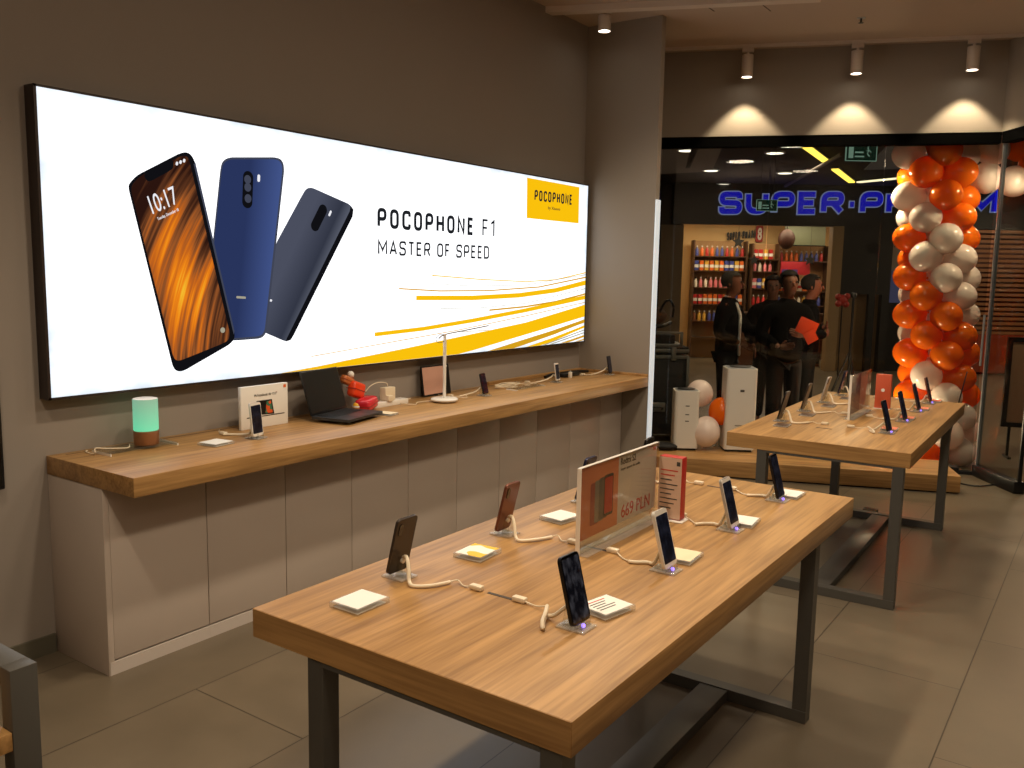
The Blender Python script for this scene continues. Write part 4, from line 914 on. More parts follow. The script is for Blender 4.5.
# ------------------------------------------------------------------ ceiling fittings
white_m = mat('fitting_white', (214, 200, 186), .4)
tr = thing('spot_track', 'white ceiling track along the wall above the shop window', 'track', tuple(SF @ Vector((1.3, -.18, 0))), TH)
obj('rail', MB().box((-1.6, -.018, 3.755), (1.7, .018, CEIL)), white_m, tr, smooth=False)
hot = emit('lamp_face', (255, 244, 225), 9)
sp0 = None
for i, t_ in enumerate((.715, 1.63, 2.55)):
    p = SF @ Vector((t_, -.18, 3.5)); lab = ['left', 'middle', 'right'][i] + ' white cylinder spotlight above the shop window'
    if sp0 is None:
        sp0 = thing('spotlight', lab, 'spotlight', tuple(p), TH, 'spotlights above the window')
        obj('housing', MB().lathe([(.046, .0), (.05, .002), (.05, .19), (.0, .19)]), white_m, sp0)
        obj('lamp_face', MB().lathe([(0, .012), (.046, .008)]), hot, sp0)
        obj('adapter', MB().box((-.05, -.014, .215), (.05, .014, .255), .003), white_m, sp0)
        obj('neck', MB().cyl((0, 0, .19), (0, 0, .22), .012), white_m, sp0)
    else: dup(sp0, tuple(p), TH, lab)
    l = bpy.data.lights.new('spot', 'SPOT'); l.energy = 42; l.spot_size = R(88); l.spot_blend = .3; l.color = (1, .8, .52); l.shadow_soft_size = .03
    o = bpy.data.objects.new('spot_lamp', l); C.objects.link(o); o.location = SF @ Vector((t_, -.18, 3.47))
tr2 = thing('spot_track', 'white ceiling track at the top middle of the photo', 'track', (.36, 6.14, 0), TH)
obj('rail', MB().box((-.45, -.09, 3.735), (1.6, .0, CEIL)), white_m, tr2, smooth=False)
ds = dup(sp0, (.345, 6.22, 3.62), TH, 'white spotlight near the top middle, beside the grey partition', 'ceiling spotlights'); ds.scale = (1, 1, .62)
sk = thing('sprinkler', 'small dark sprinkler head on the ceiling above the middle spotlight', 'sprinkler', (1.963, 7.444, CEIL))
obj('rosette', MB().lathe([(0, -.004), (.03, -.004), (.034, 0), (0, 0)]), M['alu'], sk); obj('head', MB().cyl((0, 0, -.004), (0, 0, -.035), .008).cyl((0, 0, -.036), (0, 0, -.039), .02), M['black'], sk)

# ------------------------------------------------------------------ the mall outside
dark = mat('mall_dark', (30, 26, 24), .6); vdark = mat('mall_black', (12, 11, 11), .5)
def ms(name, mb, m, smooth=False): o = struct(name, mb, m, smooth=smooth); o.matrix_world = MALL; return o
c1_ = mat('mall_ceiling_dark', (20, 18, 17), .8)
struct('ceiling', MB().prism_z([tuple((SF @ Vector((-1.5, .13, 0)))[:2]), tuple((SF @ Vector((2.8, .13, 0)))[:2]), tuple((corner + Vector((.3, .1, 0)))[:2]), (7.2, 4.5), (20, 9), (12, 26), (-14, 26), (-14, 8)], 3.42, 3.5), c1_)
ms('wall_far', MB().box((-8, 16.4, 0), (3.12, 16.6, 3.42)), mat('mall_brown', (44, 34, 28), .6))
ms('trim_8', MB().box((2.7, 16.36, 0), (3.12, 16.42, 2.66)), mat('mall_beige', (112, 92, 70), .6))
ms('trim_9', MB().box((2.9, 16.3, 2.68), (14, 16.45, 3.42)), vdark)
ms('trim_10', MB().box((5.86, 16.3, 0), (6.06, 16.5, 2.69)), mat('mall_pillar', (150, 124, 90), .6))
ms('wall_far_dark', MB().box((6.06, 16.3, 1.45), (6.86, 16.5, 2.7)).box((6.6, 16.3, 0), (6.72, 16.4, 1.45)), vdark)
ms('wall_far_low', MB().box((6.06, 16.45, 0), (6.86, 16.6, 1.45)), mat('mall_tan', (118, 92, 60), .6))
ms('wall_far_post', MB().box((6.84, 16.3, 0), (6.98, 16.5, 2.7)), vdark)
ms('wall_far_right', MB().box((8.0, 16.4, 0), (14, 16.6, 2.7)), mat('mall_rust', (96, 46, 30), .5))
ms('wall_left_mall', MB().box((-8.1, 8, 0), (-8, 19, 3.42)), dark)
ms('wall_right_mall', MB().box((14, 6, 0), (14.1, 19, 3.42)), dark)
# pharmacy interior
shop_wall = mat('pharmacy_wall', (224, 190, 136), .7)
ms('wall_pharmacy', MB().box((2.9, 18.9, 0), (8.2, 19.0, 3.0)), shop_wall)
ms('wall_pharmacy_side', MB().box((2.95, 16.6, 0), (3.05, 18.9, 3.0)), shop_wall)
ms('wall_pharmacy_end', MB().box((8.1, 16.6, 0), (8.2, 18.9, 3.0)), shop_wall)
ms('ceiling_pharmacy', MB().box((2.9, 16.5, 2.95), (8.2, 19.0, 3.0)), mat('pharmacy_ceiling', (200, 180, 150), .7))
def mthing(name, label, cat, x, d, z=0, group=None):
    t = thing(name, label, cat, group=group); t.matrix_world = MALL @ Matrix.Translation((x, d, z)); return t
# big fascia lettering
blue = emit('sign_blue', (22, 22, 175), .85); outl = emit('sign_outline', (150, 160, 205), .55)
sn = mthing('shop_sign', 'large glowing blue pharmacy lettering on the black fascia outside', 'sign', 3.73, 16.28, 0)
mx_ = frame_mtx((0, -.006, 2.865), (1, 0, .017), (0, 0, 1)); W_ = 5.06
stroke_text('lettering', 'SUPER-PHARM', W_, .40, .235, blue, sn, frame_mtx((0, -.03, 2.865), (1, 0, .017), (0, 0, 1)), gw=1.0, gap=.17, depth=.012)
stroke_text('outline', 'SUPER-PHARM', W_, .40, .235, outl, sn, frame_mtx((0, -.012, 2.865), (1, 0, .017), (0, 0, 1)), gw=1.0, gap=.17, depth=.006, over=.02)
s2 = mthing('shop_sign', 'small black pharmacy lettering on the lit beige wall inside', 'sign', 4.52, 18.86, 0)
stroke_text('lettering', 'SUPER-PHARM', .64, .17, .17, M['black'], s2, frame_mtx((0, 0, 2.49), (1, 0, .1), (0, 0, 1)), gw=.8, gap=.22, depth=.01)
obj('red_badge', MB().prism_x(rrect(.15, .34, .03, 4, 0, 0), 0, .02), M['red'], s2, (.69, -.01, 2.64), rot=(0, 0, R(90)))
text('badge_text', '8', .09, .26, M['paper'], s2, frame_mtx((.645, -.035, 2.51), (1, 0, 0), (0, 0, 1)), bold=.03)
# stars, hanging decorations
def star(x, d, z, r, label):
    P = [(r * (1 if k % 2 == 0 else .42) * math.sin(PI * k / 5), r * (1 if k % 2 == 0 else .42) * math.cos(PI * k / 5)) for k in range(10)]
    t = mthing('star_decoration', label, 'decoration', x, d, z, 'hanging stars')
    obj('star', MB().prism_x(P, -.01, .01), M['black_matt'], t, rot=(0, 0, R(90)), smooth=False); obj('thread', MB().cyl((0, 0, r * .9), (0, 0, (2.94 if d > 17 else 3.42) - z), .003), M['black'], t)
star(4.63, 18.3, 2.44, .14, 'black star hanging under the small pharmacy lettering'); star(4.95, 18.2, 2.08, .12, 'black star hanging over the middle shelves'); star(6.1, 18.2, 2.1, .13, 'black star hanging at the right of the red banner'); star(6.95, 16.0, 2.42, .13, 'dark star hanging left of the balloon column')
orn = mthing('ornament', 'dark red hanging ornament against the greenish board', 'ornament', 5.5, 17.9, 2.5)
obj('ball', MB().sphere((0, 0, 0), .17, (1, .8, 1.2)), mat('ornament_red', (60, 30, 22), .5, noise=.4, nscale=20), orn); obj('ribbon', MB().cyl((0, 0, .15), (0, 0, .44), .01), M['black'], orn)
gb = mthing('menu_board', 'greenish grey board on the right of the lit pharmacy wall', 'board', 6.0, 18.3, 2.4)
obj('board', MB().box((-.42, -.02, 0), (.42, .02, .42), .005), mat('board_green', (122, 128, 104), .5), gb); obj('rim', MB().box((-.44, -.015, -.02), (.44, .0, 0)).box((-.44, -.015, .42), (.44, 0, .44)), M['black'], gb, smooth=False)
bn = mthing('banner', 'red promotional banner above the right pharmacy shelves', 'banner', 5.83, 18.28, 1.79)
obj('panel', MB().box((-.3, -.01, 0), (.3, .01, .27), .002), mat('banner_red', (196, 46, 60), .5), bn); obj('blue_strip', MB().box((-.28, -.014, .02), (.05, -.01, .11)), mat('banner_blue', (90, 70, 150), .5), bn, smooth=False)
# shelving with products
shm = mat('shelf_dark', (84, 56, 36), .5)
def shelf_unit(x0, x1, d, rows, label):
    t = mthing('shelf_unit', label, 'shelf', (x0 + x1) / 2, d, 0, 'pharmacy shelving'); w = x1 - x0
    obj('back_panel', MB().box((-w / 2, .14, 0), (w / 2, .16, rows[-1] + .32)), mat('shelf_back', (176, 136, 92), .6), t, smooth=False)
    for s in (-1, 1): obj('upright', MB().box((s * w / 2 - .015, -.15, 0), (s * w / 2 + .015, .14, rows[-1] + .32)), shm, t, smooth=False)
    for z in rows: obj('shelf_board', MB().box((-w / 2, -.15, z - .02), (w / 2, .14, z)), shm, t, smooth=False)
pcols = [('red', (190, 40, 40)), ('white', (225, 215, 200)), ('orange', (230, 110, 40)), ('blue', (70, 80, 160)), ('brown', (120, 70, 45)), ('pink', (220, 120, 130)), ('amber', (220, 170, 70))]
pme = {}
for n_, c_ in pcols:
    m_ = mat('product_' + n_, c_, .4)
    pme[(n_, 'box')] = (mesh_of('carton', MB().box((-.04, -.03, 0), (.04, .03, .2), .003), m_, False), mesh_of('label_band', MB().box((-.041, -.031, .06), (.041, .031, .12)), M['paper'] if n_ != 'white' else M['red'], False))
    pme[(n_, 'bottle')] = (mesh_of('bottle', MB().lathe([(0, 0), (.035, 0), (.035, .13), (.014, .16), (.014, .18), (0, .18)], n=12), m_, True), mesh_of('cap', MB().lathe([(0, .18), (.017, .18), (.017, .21), (0, .21)], n=10), M['white'] if n_ != 'white' else M['black'], True))
random.seed(11)
units = [(3.75, 4.85, 18.55, [.45, .8, 1.15, 1.5, 1.85, 2.15], 'left'), (4.95, 5.5, 18.45, [.45, .8, 1.15, 1.5, 1.85, 2.1], 'middle'), (5.55, 6.6, 18.65, [.45, .8, 1.15, 1.45, 2.08], 'right')]
for x0, x1, d, rows, nm in units:
    shelf_unit(x0, x1, d, rows, '%s dark wooden shelving full of products in the pharmacy' % nm)
    for ri, z in enumerate(rows):
        if z < .7: continue
        x = x0 + .07; pal = random.sample(pcols, 3)
        while x < x1 - .06:
            n_ = random.choice(pal)[0]; ty = 'box' if (ri + (nm == 'left')) % 2 else 'bottle'
            a_, b_ = pme[(n_, ty)]
            t = mthing('product_' + ty, '%s %s on the %s board of the %s pharmacy shelving' % (n_, 'carton' if ty == 'box' else 'bottle', ordn[ri], nm), ty, x, d - .07, z, '%s %ss on the %s board of the %s shelving' % (n_, ty, ordn[ri], nm))
            obj(a_.name.split('.')[0], a_, None, t); obj(b_.name.split('.')[0], b_, None, t)
            x += .105
ct = mthing('shop_counter', 'brown wooden counter in front of the pharmacy shelves', 'counter', 5.2, 17.3)
obj('front', MB().box((-.85, -.15, 0), (.85, .2, 1.0)), mat('counter_brown', (112, 66, 38), .5, noise=.2), ct, smooth=False); obj('top', MB().box((-.9, -.2, 1.0), (.9, .25, 1.04), .004), shm, ct)
# poster panel and screen right of the dark pillar
pp = mthing('poster_panel', 'grey and blue poster panel left of the balloon column outside', 'poster', 7.25, 16.55, 0.0)
obj('grey_part', MB().box((-.27, 0, 1.9), (.3, .02, 2.7)), mat('poster_grey', (150, 136, 118), .5), pp, smooth=False); obj('base_panel', MB().box((-.27, 0, 0), (.3, .02, 1.3)), M['black'], pp, smooth=False); obj('blue_part', MB().box((-.27, 0, 1.3), (.3, .02, 1.9)), mat('poster_blue', (70, 76, 112), .4, emis=(70, 76, 120), estr=.3), pp, smooth=False)
obj('round_mark', MB().cyl((.12, -.01, 2.3), (.12, -.0, 2.3), .11), mat('poster_teal', (70, 78, 84), .5), pp)
# roller shutter
sh = mthing('roller_shutter', 'brown horizontal slat shutter right of the balloon column outside', 'shutter', 9.6, 16.2)
b = MB()
for k in range(22): b.box((-1.45, -.012, .76 + .088 * k), (2.6, .012, .812 + .088 * k))
obj('slats', b, mat('shutter_slat', (150, 100, 66), .45, metal=.3), sh, smooth=False)
obj('guide', MB().box((-1.5, -.03, 0), (-1.44, .03, 2.7)), M['black'], sh, smooth=False)
obj('lower_panel', MB().box((-1.44, -.005, 0.05), (2.6, .01, .75)), mat('shutter_low', (132, 52, 30), .4), sh, smooth=False)
# red round sign
rd = thing('round_sign', 'red round sign with a white swirl at the right edge', 'sign', (3.30, 10.1, 2.55), YAW)
obj('disc', MB().cyl((0, .03, 0), (0, -.02, 0), .34, n=40), emit('sign_red', (226, 34, 24), .9), rd)
obj('swirl', MB().tube([(.12, -.03, .12), (0, -.03, .17), (-.12, -.03, .1), (-.06, -.03, 0), (.08, -.03, -.05), (.1, -.03, -.13), (-.03, -.03, -.19), (-.17, -.03, -.13)], .035, 8, 5), emit('sign_white', (240, 225, 215), .8), rd)
obj('bracket', MB().cyl((0, .03, .3), (0, .03, .87), .015), M['black'], rd)
# easel style frame behind the door
fs = thing('frame_stand', 'black rectangular frame stand seen through the glass door', 'stand', (3.22, 9.93, 0), R(20))
fb = MB().box((-.28, -.02, .31), (-.235, .02, 1.2)).box((.235, -.02, .31), (.28, .02, 1.2)).box((-.28, -.02, 1.155), (.28, .02, 1.2)).box((-.28, -.02, .31), (.28, .02, .355))
obj('frame', fb, M['black'], fs, smooth=False); obj('pane', MB().box((-.235, -.004, .355), (.235, .004, 1.155)), mat('frame_poster', (150, 120, 96), .4), fs, smooth=False)
for s in (-1, 1): obj('leg', MB().box((s * .2 - .015, -.1, 0), (s * .2 + .015, .1, .02)).box((s * .2 - .012, -.012, .02), (s * .2 + .012, .012, .31)), M['black'], fs, smooth=False)
# ceiling lights and exit signs in the mall
lf_ = emit('downlight_face', (255, 240, 215), 3.5)
dn = None
for i, (x, y) in enumerate([(-1.132, 11.204), (-1.724, 13.495), (-3.3, 15.3), (-2.35, 15.6), (-.187, 11.96), (-.801, 14.321)]):
    lab = ['round mall ceiling light nearest the grey partition', 'round mall ceiling light just right of the beige ceiling panel', 'far left round mall ceiling light, low beside the partition', 'round mall ceiling light lowest above the letter S', 'round mall ceiling light left of the first yellow strip', 'round mall ceiling light lower left of the yellow strips'][i]
    if dn is None:
        dn = thing('downlight', lab, 'ceiling light', (x, y, 3.4), 0, 'round lights of the mall ceiling')
        obj('lens', MB().lathe([(0, 0), (.11, 0), (.115, .006)]), lf_, dn); obj('ring', MB().lathe([(.115, 0), (.14, .004), (.14, .02), (.115, .02)]), M['alu'], dn)
    else: dup(dn, (x, y, 3.4), 0, lab)
yel = emit('strip_yellow', (255, 214, 80), 3.0); wht = emit('strip_white', (255, 235, 190), 2.0)
for lab, a, b_, m_ in (('first yellow strip light, nearest to the shop window', (.401, 11.371), (.224, 12.93), yel), ('second yellow strip light, farther and lower', (.088, 13.922), (-.15, 15.9), yel), ('pale strip light running right towards the balloon column', (-.05, 15.95), (.825, 15.5), wht)):
    A = Vector((*a, 3.38)); B = Vector((*b_, 3.38)); d = B - A; ang = math.atan2(d.y, d.x)
    t = thing('strip_light', lab, 'ceiling light', tuple((A + B) / 2), ang, 'strip lights of the mall ceiling'); h_ = d.length / 2
    obj('diffuser', MB().box((-h_, -.05, -.01), (h_, .05, .01)), m_, t, smooth=False); obj('housing', MB().box((-h_ - .02, -.06, .01), (h_ + .02, .06, .03)), M['black'], t, smooth=False)
A = Vector((-1.2, 15.6, 3.33)); B = Vector((.7, 11.9, 3.33)); rt = thing('ceiling_rail', 'thin grey rail crossing the mall ceiling between the strip lights', 'rail', tuple((A + B) / 2)); obj('rail', MB().tube([A - (A + B) / 2, B - (A + B) / 2], .025, 6, 1), mat('rail_grey', (70, 62, 56), .5), rt); obj('clamp', MB().box((-.04, -.04, 0), (.04, .04, .05)), M['black'], rt)
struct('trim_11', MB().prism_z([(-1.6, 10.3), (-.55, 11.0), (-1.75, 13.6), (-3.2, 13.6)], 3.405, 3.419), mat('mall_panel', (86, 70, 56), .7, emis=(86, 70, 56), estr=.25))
struct('trim_12', MB().prism_z([(-.96, 10.95), (-.88, 11.0), (-1.86, 12.98), (-1.92, 12.95)], 3.398, 3.406), M['black_matt'])
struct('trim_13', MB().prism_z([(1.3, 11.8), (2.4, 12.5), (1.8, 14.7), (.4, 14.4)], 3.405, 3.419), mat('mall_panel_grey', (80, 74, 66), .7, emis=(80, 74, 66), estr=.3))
struct('trim_14', MB().prism_z([(1.75, 12.4), (1.9, 12.5), (1.25, 13.9), (1.1, 13.85)], 3.398, 3.406), M['black_matt'])
exg = emit('exit_green', (14, 34, 24), .8); exw = emit('exit_pale', (130, 160, 140), .7)
def exit_sign(x, y, z, s, label):
    t = thing('exit_sign', label, 'exit sign', (x, y, z), YAW, 'green exit signs'); t.scale = (s, s, s)
    obj('panel', MB().box((-.155, -.012, -.085), (.155, .012, .085), .004), exg, t)
    obj('border', MB().box((-.16, -.013, .083), (.16, .013, .088)).box((-.16, -.013, -.088), (.16, .013, -.083)).box((-.162, -.013, -.088), (-.157, .013, .088)).box((.157, -.013, -.088), (.162, .013, .088)), exw, t, smooth=False)
    obj('door_pictogram', MB().box((-.135, -.0135, -.06), (-.085, -.0122, .055)), exw, t, smooth=False)
    obj('arrow_pictogram', MB().box((-.07, -.0135, -.008), (.02, -.0122, .008)).box((-.07, -.0135, -.05), (.03, -.0122, -.035)), exw, t, smooth=False)
    obj('runner_pictogram', MB().tube([(.06, -.013, .05), (.075, -.013, .02), (.06, -.013, -.01), (.085, -.013, -.04)], .006, 6, 2).tube([(.05, -.013, .015), (.075, -.013, .025), (.1, -.013, .0)], .004, 6, 2).sphere((.068, -.013, .062), .009, u=8, v=6), exw, t)
    obj('hanger', MB().cyl((-.1, 0, .088), (-.1, 0, (3.42 - z) / s), .004).cyl((.1, 0, .088), (.1, 0, (3.42 - z) / s), .004), M['black'], t)
exit_sign(1.46, 9.79, 3.056, 1.0, 'green exit sign right of the yellow strip lights'); exit_sign(.47, 9.83, 2.54, .72, 'small dim exit sign in front of the letter U')
# flight case and clutter outside the window, left
case = thing('flight_case', 'black flight case with aluminium edges outside the window', 'case', (0, 0, 0)); case.matrix_world = MALL @ Matrix.Translation((1.43, 9.35, 0))
alu2 = mat('case_alu', (130, 128, 124), .4, metal=.6)
obj('body', MB().box((-.4, -.3, .08), (.4, .3, .9), .004), mat('case_black', (20, 20, 24), .6, noise=.2, nscale=30), case)
obj('lid', MB().box((-.4, -.3, .93), (.4, .3, 1.0), .004), M['black_matt'], case)
obj('edge_trim', MB().box((-.405, -.31, .88), (.405, .31, .915), .004).box((-.405, -.31, .945), (.405, .31, .98), .004), alu2, case)
for sx in (-1, 1):
    for sy in (-1, 1): obj('corner_trim', MB().box((sx * .4 - .015, sy * .3 - .015, .08), (sx * .4 + .015, sy * .3 + .015, .9), .003), alu2, case); obj('castor', MB().cyl((sx * .33 - .015, sy * .22, .04), (sx * .33 + .015, sy * .22, .04), .04), M['black'], case)
obj('latch', MB().box((.22, -.325, .86), (.27, -.305, 1.0), .004), alu2, case)
obj('handle_plate', MB().box((-.02, -.318, .32), (.18, -.303, .42), .01), alu2, case); obj('handle', MB().tube([(.02, -.325, .345), (.02, -.35, .37), (.14, -.35, .37), (.14, -.325, .345)], .008), M['black'], case)
tp = thing('equipment_tray', 'dark tray with grey rails standing on the flight case', 'tray'); tp.matrix_world = MALL @ Matrix.Translation((1.42, 9.33, 1.0))
obj('tray', MB().box((-.35, -.27, 0), (.35, .27, .03), .004), alu2, tp); obj('rail', MB().box((-.35, -.28, .14), (.35, -.25, .16), .004).box((.32, -.28, .03), (.35, -.25, .14), .003), alu2, tp); obj('mixer', MB().box((-.3, -.2, .03), (.28, .22, .12), .01), M['black_matt'], tp)
tan = mat('cloth_tan', (88, 62, 44), .8, noise=.3)
hp = thing('cable_heap', 'dark heap of equipment and cloth on top of the flight case tray', 'equipment'); hp.matrix_world = MALL @ Matrix.Translation((1.42, 9.33, 1.15))
obj('cloth', MB().sphere((-.02, 0, .16), .2, (1.2, .8, .6)), tan, hp); obj('headset', MB().tube([(.1, -.1, .14), (.16, -.1, .28), (.22, -.1, .33), (.27, -.1, .26), (.26, -.1, .15)], .014), M['black'], hp); obj('strap', MB().tube([(-.2, -.12, .05), (-.05, -.2, .12), (.1, -.2, .06), (.24, -.15, .1)], .02), M['black'], hp)
ts = thing('tripod', 'thin black tripod stand outside, left of the small acrylic sign', 'tripod'); ts.matrix_world = MALL @ Matrix.Translation((3.72, 9.6, 0))
obj('pole', MB().cyl((0, 0, .5), (0, 0, 1.55), .014), M['black'], ts)
for k in range(3): obj('leg', MB().cyl((0, 0, .95), (.33 * math.cos(2.1 * k + .6), .33 * math.sin(2.1 * k + .6), 0.0), .012), M['black'], ts)
obj('head', MB().sphere((0, 0, 1.56), .035), M['black'], ts)

# ------------------------------------------------------------------ people
def skin_mesh(name, comps, m, sub=2):
    """comps: list of (verts[(co,rx,ry)], edges, root)"""
    me = bpy.data.meshes.new(name); V = []; E = []; roots = []; rad = []
    for vs, es, rt_ in comps:
        o = len(V)
        for v in vs: V.append(v[0]); rad.append((v[1], v[2] if len(v) > 2 else v[1]))
        E += [(a + o, b + o) for a, b in es]; roots.append(o + rt_)
    me.from_pydata(V, E, [])
    ob = bpy.data.objects.new(name, me); C.objects.link(ob)
    md = ob.modifiers.new('skin', 'SKIN'); md.use_smooth_shade = True; md.branch_smoothing = .4
    for i, r in enumerate(rad): me.skin_vertices[0].data[i].radius = r; me.skin_vertices[0].data[i].use_root = i in roots
    s = ob.modifiers.new('sub', 'SUBSURF'); s.levels = sub; s.render_levels = sub
    dg = bpy.context.evaluated_depsgraph_get(); dg.update()
    out = bpy.data.meshes.new_from_object(ob.evaluated_get(dg)); bpy.data.objects.remove(ob)
    out.materials.clear(); out.materials.append(m); out.name = name
    for p in out.polygons: p.use_smooth = True
    return out
def chain(pts, r): return ([(p, q) if not isinstance(q, tuple) else (p, q[0], q[1]) for p, q in zip(pts, r)], [(i, i + 1) for i in range(len(pts) - 1)], 0)
def hand_chains(w, d, up, grip=.3):
    """palm and five fingers leaving wrist w along d, thumb towards up"""
    w = Vector(w); d = Vector(d).normalized(); up = Vector(up).normalized(); side = d.cross(up).normalized(); out = []
    out.append(chain([w, w + d * .045, w + d * .085], [(.024, .03), (.016, .04), (.013, .038)]))
    for k, ln in enumerate((.075, .085, .08, .062)):
        b0 = w + d * .08 + up * (.03 - .02 * k); q = side * grip
        out.append(chain([b0 - d * .02, b0 + d * ln * .4 + q * ln * .15, b0 + d * ln * .75 + q * ln * .5, b0 + d * ln * .95 + q * ln * .9], [.0095, .009, .008, .0065]))
    t0 = w + d * .025 + up * .028
    out.append(chain([t0, t0 + d * .025 + up * .022, t0 + d * .05 + up * .034 + side * grip * .02], [.012, .0105, .008]))
    return out
def person(label, mallpos, yaw, J, cloth, skin, haircol, face, group='people outside the window', name='person', bald=False, H=1.0):
    t = thing(name, label, 'person', group=group); t.matrix_world = MALL @ Matrix.Translation(mallpos) @ Matrix.Rotation(yaw, 4, 'Z'); t.scale = (H, H, H)
    sk_ = mat('skin_%s' % cloth[0], skin, .55, sub=.0)
    hx, hy = J.get('head', (0, 0))
    P = [((0, 0, .93), .13, .1), ((0, 0, 1.1), .125, .095), ((0, 0, 1.28), .145, .1), ((0, 0, 1.42), .11, .085), ((0, .01, 1.475), .06, .06), ((hx * .5, hy * .5 + .008, 1.535), .056, .058),
         ((hx, hy - .028, 1.588), .06, .072), ((hx, hy - .012, 1.65), .083, .1), ((hx, hy, 1.715), .083, .1), ((hx, hy, 1.76), .05, .06)]
    E = [(i, i + 1) for i in range(9)]; n = 10
    for s, key in ((-1, 'R'), (1, 'L')):
        el, wr = J['elbow' + key], J['wrist' + key]
        P += [((s * .185, 0, 1.41), .058, .058), (el, .043, .043), (tuple(Vector(el).lerp(Vector(wr), .5)), .037, .035), (wr, .025, .027)]
        E += [(3, n), (n, n + 1), (n + 1, n + 2), (n + 2, n + 3)]; n += 4
        kn, an = J['knee' + key], J['ankle' + key]
        P += [((s * .095, 0, .86), .088, .09), (kn, .056, .06), (tuple(Vector(kn).lerp(Vector(an), .4)), .052, .055), (an, .036, .038), ((an[0], an[1] - .12, .035), .04, .03)]
        E += [(0, n), (n, n + 1), (n + 1, n + 2), (n + 2, n + 3), (n + 3, n + 4)]; n += 5
    comps = [(P, E, 0)]
    for key in ('R', 'L'):
        d = Vector(J['wrist' + key]) - Vector(J['elbow' + key]); comps += hand_chains(J['wrist' + key], J.get('hand' + key, d), J.get('thumb' + key, (0, 0, 1)))
    comps.append(chain([(hx, hy - .09, 1.68), (hx, hy - .125, 1.645), (hx, hy - .105, 1.63)], [.011, .017, .01]))          # nose
    for s in (-1, 1): comps.append(chain([(hx + s * .085, hy + .01, 1.63), (hx + s * .093, hy + .016, 1.67)], [(.008, .014), (.009, .016)]))  # ears
    body = obj('body', skin_mesh('body', comps, sk_), None, t)
    jk = mat('jacket_' + cloth[0], cloth[1], .9, spec=.1)
    Q = [((0, .005, .82), .2, .15), ((0, 0, 1.0), .185, .14), ((0, 0, 1.15), .19, .138), ((0, 0, 1.3), .205, .14), ((0, .005, 1.42), .155, .115), ((0, .01, 1.485), .095, .09), ((0, .012, 1.53), .072, .074)]
    F = [(i, i + 1) for i in range(6)]; n = 7
    for s, key in ((-1, 'R'), (1, 'L')):
        el, wr = Vector(J['elbow' + key]), Vector(J['wrist' + key])
        Q += [((s * .205, .005, 1.395), .088, .09), (tuple(el), .074, .074), (tuple(el.lerp(wr, .55)), .06, .06), (tuple(el.lerp(wr, .93)), .048, .048)]
        F += [(4, n), (n, n + 1), (n + 1, n + 2), (n + 2, n + 3)]; n += 4
    obj('jacket', skin_mesh('jacket', [(Q, F, 0)], jk), None, t)
    tr_ = mat('trousers_' + cloth[0], cloth[2], .8)
    Q = [((0, 0, .94), .14, .11)]; F = []; n = 1
    for s, key in ((-1, 'R'), (1, 'L')):
        kn, an = Vector(J['knee' + key]), Vector(J['ankle' + key])
        Q += [((s * .095, 0, .83), .105, .11), (tuple(kn), .08, .084), (tuple(kn.lerp(an, .5)), .072, .076), (tuple(kn.lerp(an, .97)), .066, .07)]
        F += [(0, n), (n, n + 1), (n + 1, n + 2), (n + 2, n + 3)]; n += 4
    obj('trousers', skin_mesh('trousers', [(Q, F, 0)], tr_), None, t)
    for key in ('R', 'L'):
        an = J['ankle' + key]
        obj('shoe', skin_mesh('shoe', [chain([(an[0], an[1] + .05, .045), (an[0], an[1] - .05, .045), (an[0], an[1] - .16, .035)], [(.048, .042), (.05, .042), (.045, .032)])], M['black']), None, t)
    hm = mat('hair_' + cloth[0], haircol, .85)
    hb = MB().sphere((hx, hy + .018, 1.70), .114, (.9, 1.04, .94), u=20, v=12)
    for v in list(hb.bm.verts):       # leave the face free
        if v.co.y < hy - .03 and v.co.z < 1.745 or v.co.z < (1.62 if not bald else 1.66): hb.bm.verts.remove(v)
    obj('hair', hb, hm, t)
    for s in (-1, 1): obj('eye', MB().sphere((hx + s * .034, hy - .1, 1.682), .011, u=8, v=6), M['black'], t)
    obj('mouth', MB().sphere((hx, hy - .088, 1.605), .022, (1.2, .35, .3), u=10, v=6), mat('lips', (130, 74, 62), .6), t)
    return t
stand = dict(kneeR=(-.1, -.01, .48), ankleR=(-.105, .0, .08), kneeL=(.1, -.01, .48), ankleL=(.11, .02, .08))
# man in a dark suit, seen side-on from his right back, hand held out to the right
JA = dict(stand, elbowR=(-.24, .05, 1.12), wristR=(-.16, -.18, 1.02), elbowL=(.24, -.16, 1.14), wristL=(.1, -.4, 1.15), thumbL=(0, 0, 1), head=(0, -.03), handL=(-.1, -1, .05))
pa = person('grey-haired man in a dark suit standing side-on, holding one hand out', (2.40, 9.75, 0), R(62), JA, ('suit', (9, 9, 12), (14, 14, 17)), (150, 92, 66), (92, 84, 78), None, H=1.0)
obj('shirt_collar', skin_mesh('shirt_collar', [chain([(0, .0, 1.49), (0, .0, 1.548)], [(.078, .08), (.066, .07)])], M['paper']), None, pa)
obj('shirt_front', skin_mesh('shirt_front', [chain([(0, -.07, 1.46), (0, -.128, 1.32), (0, -.13, 1.15), (0, -.128, 1.0), (0, -.138, .86)], [(.03, .02)] * 5)], M['paper']), None, pa)
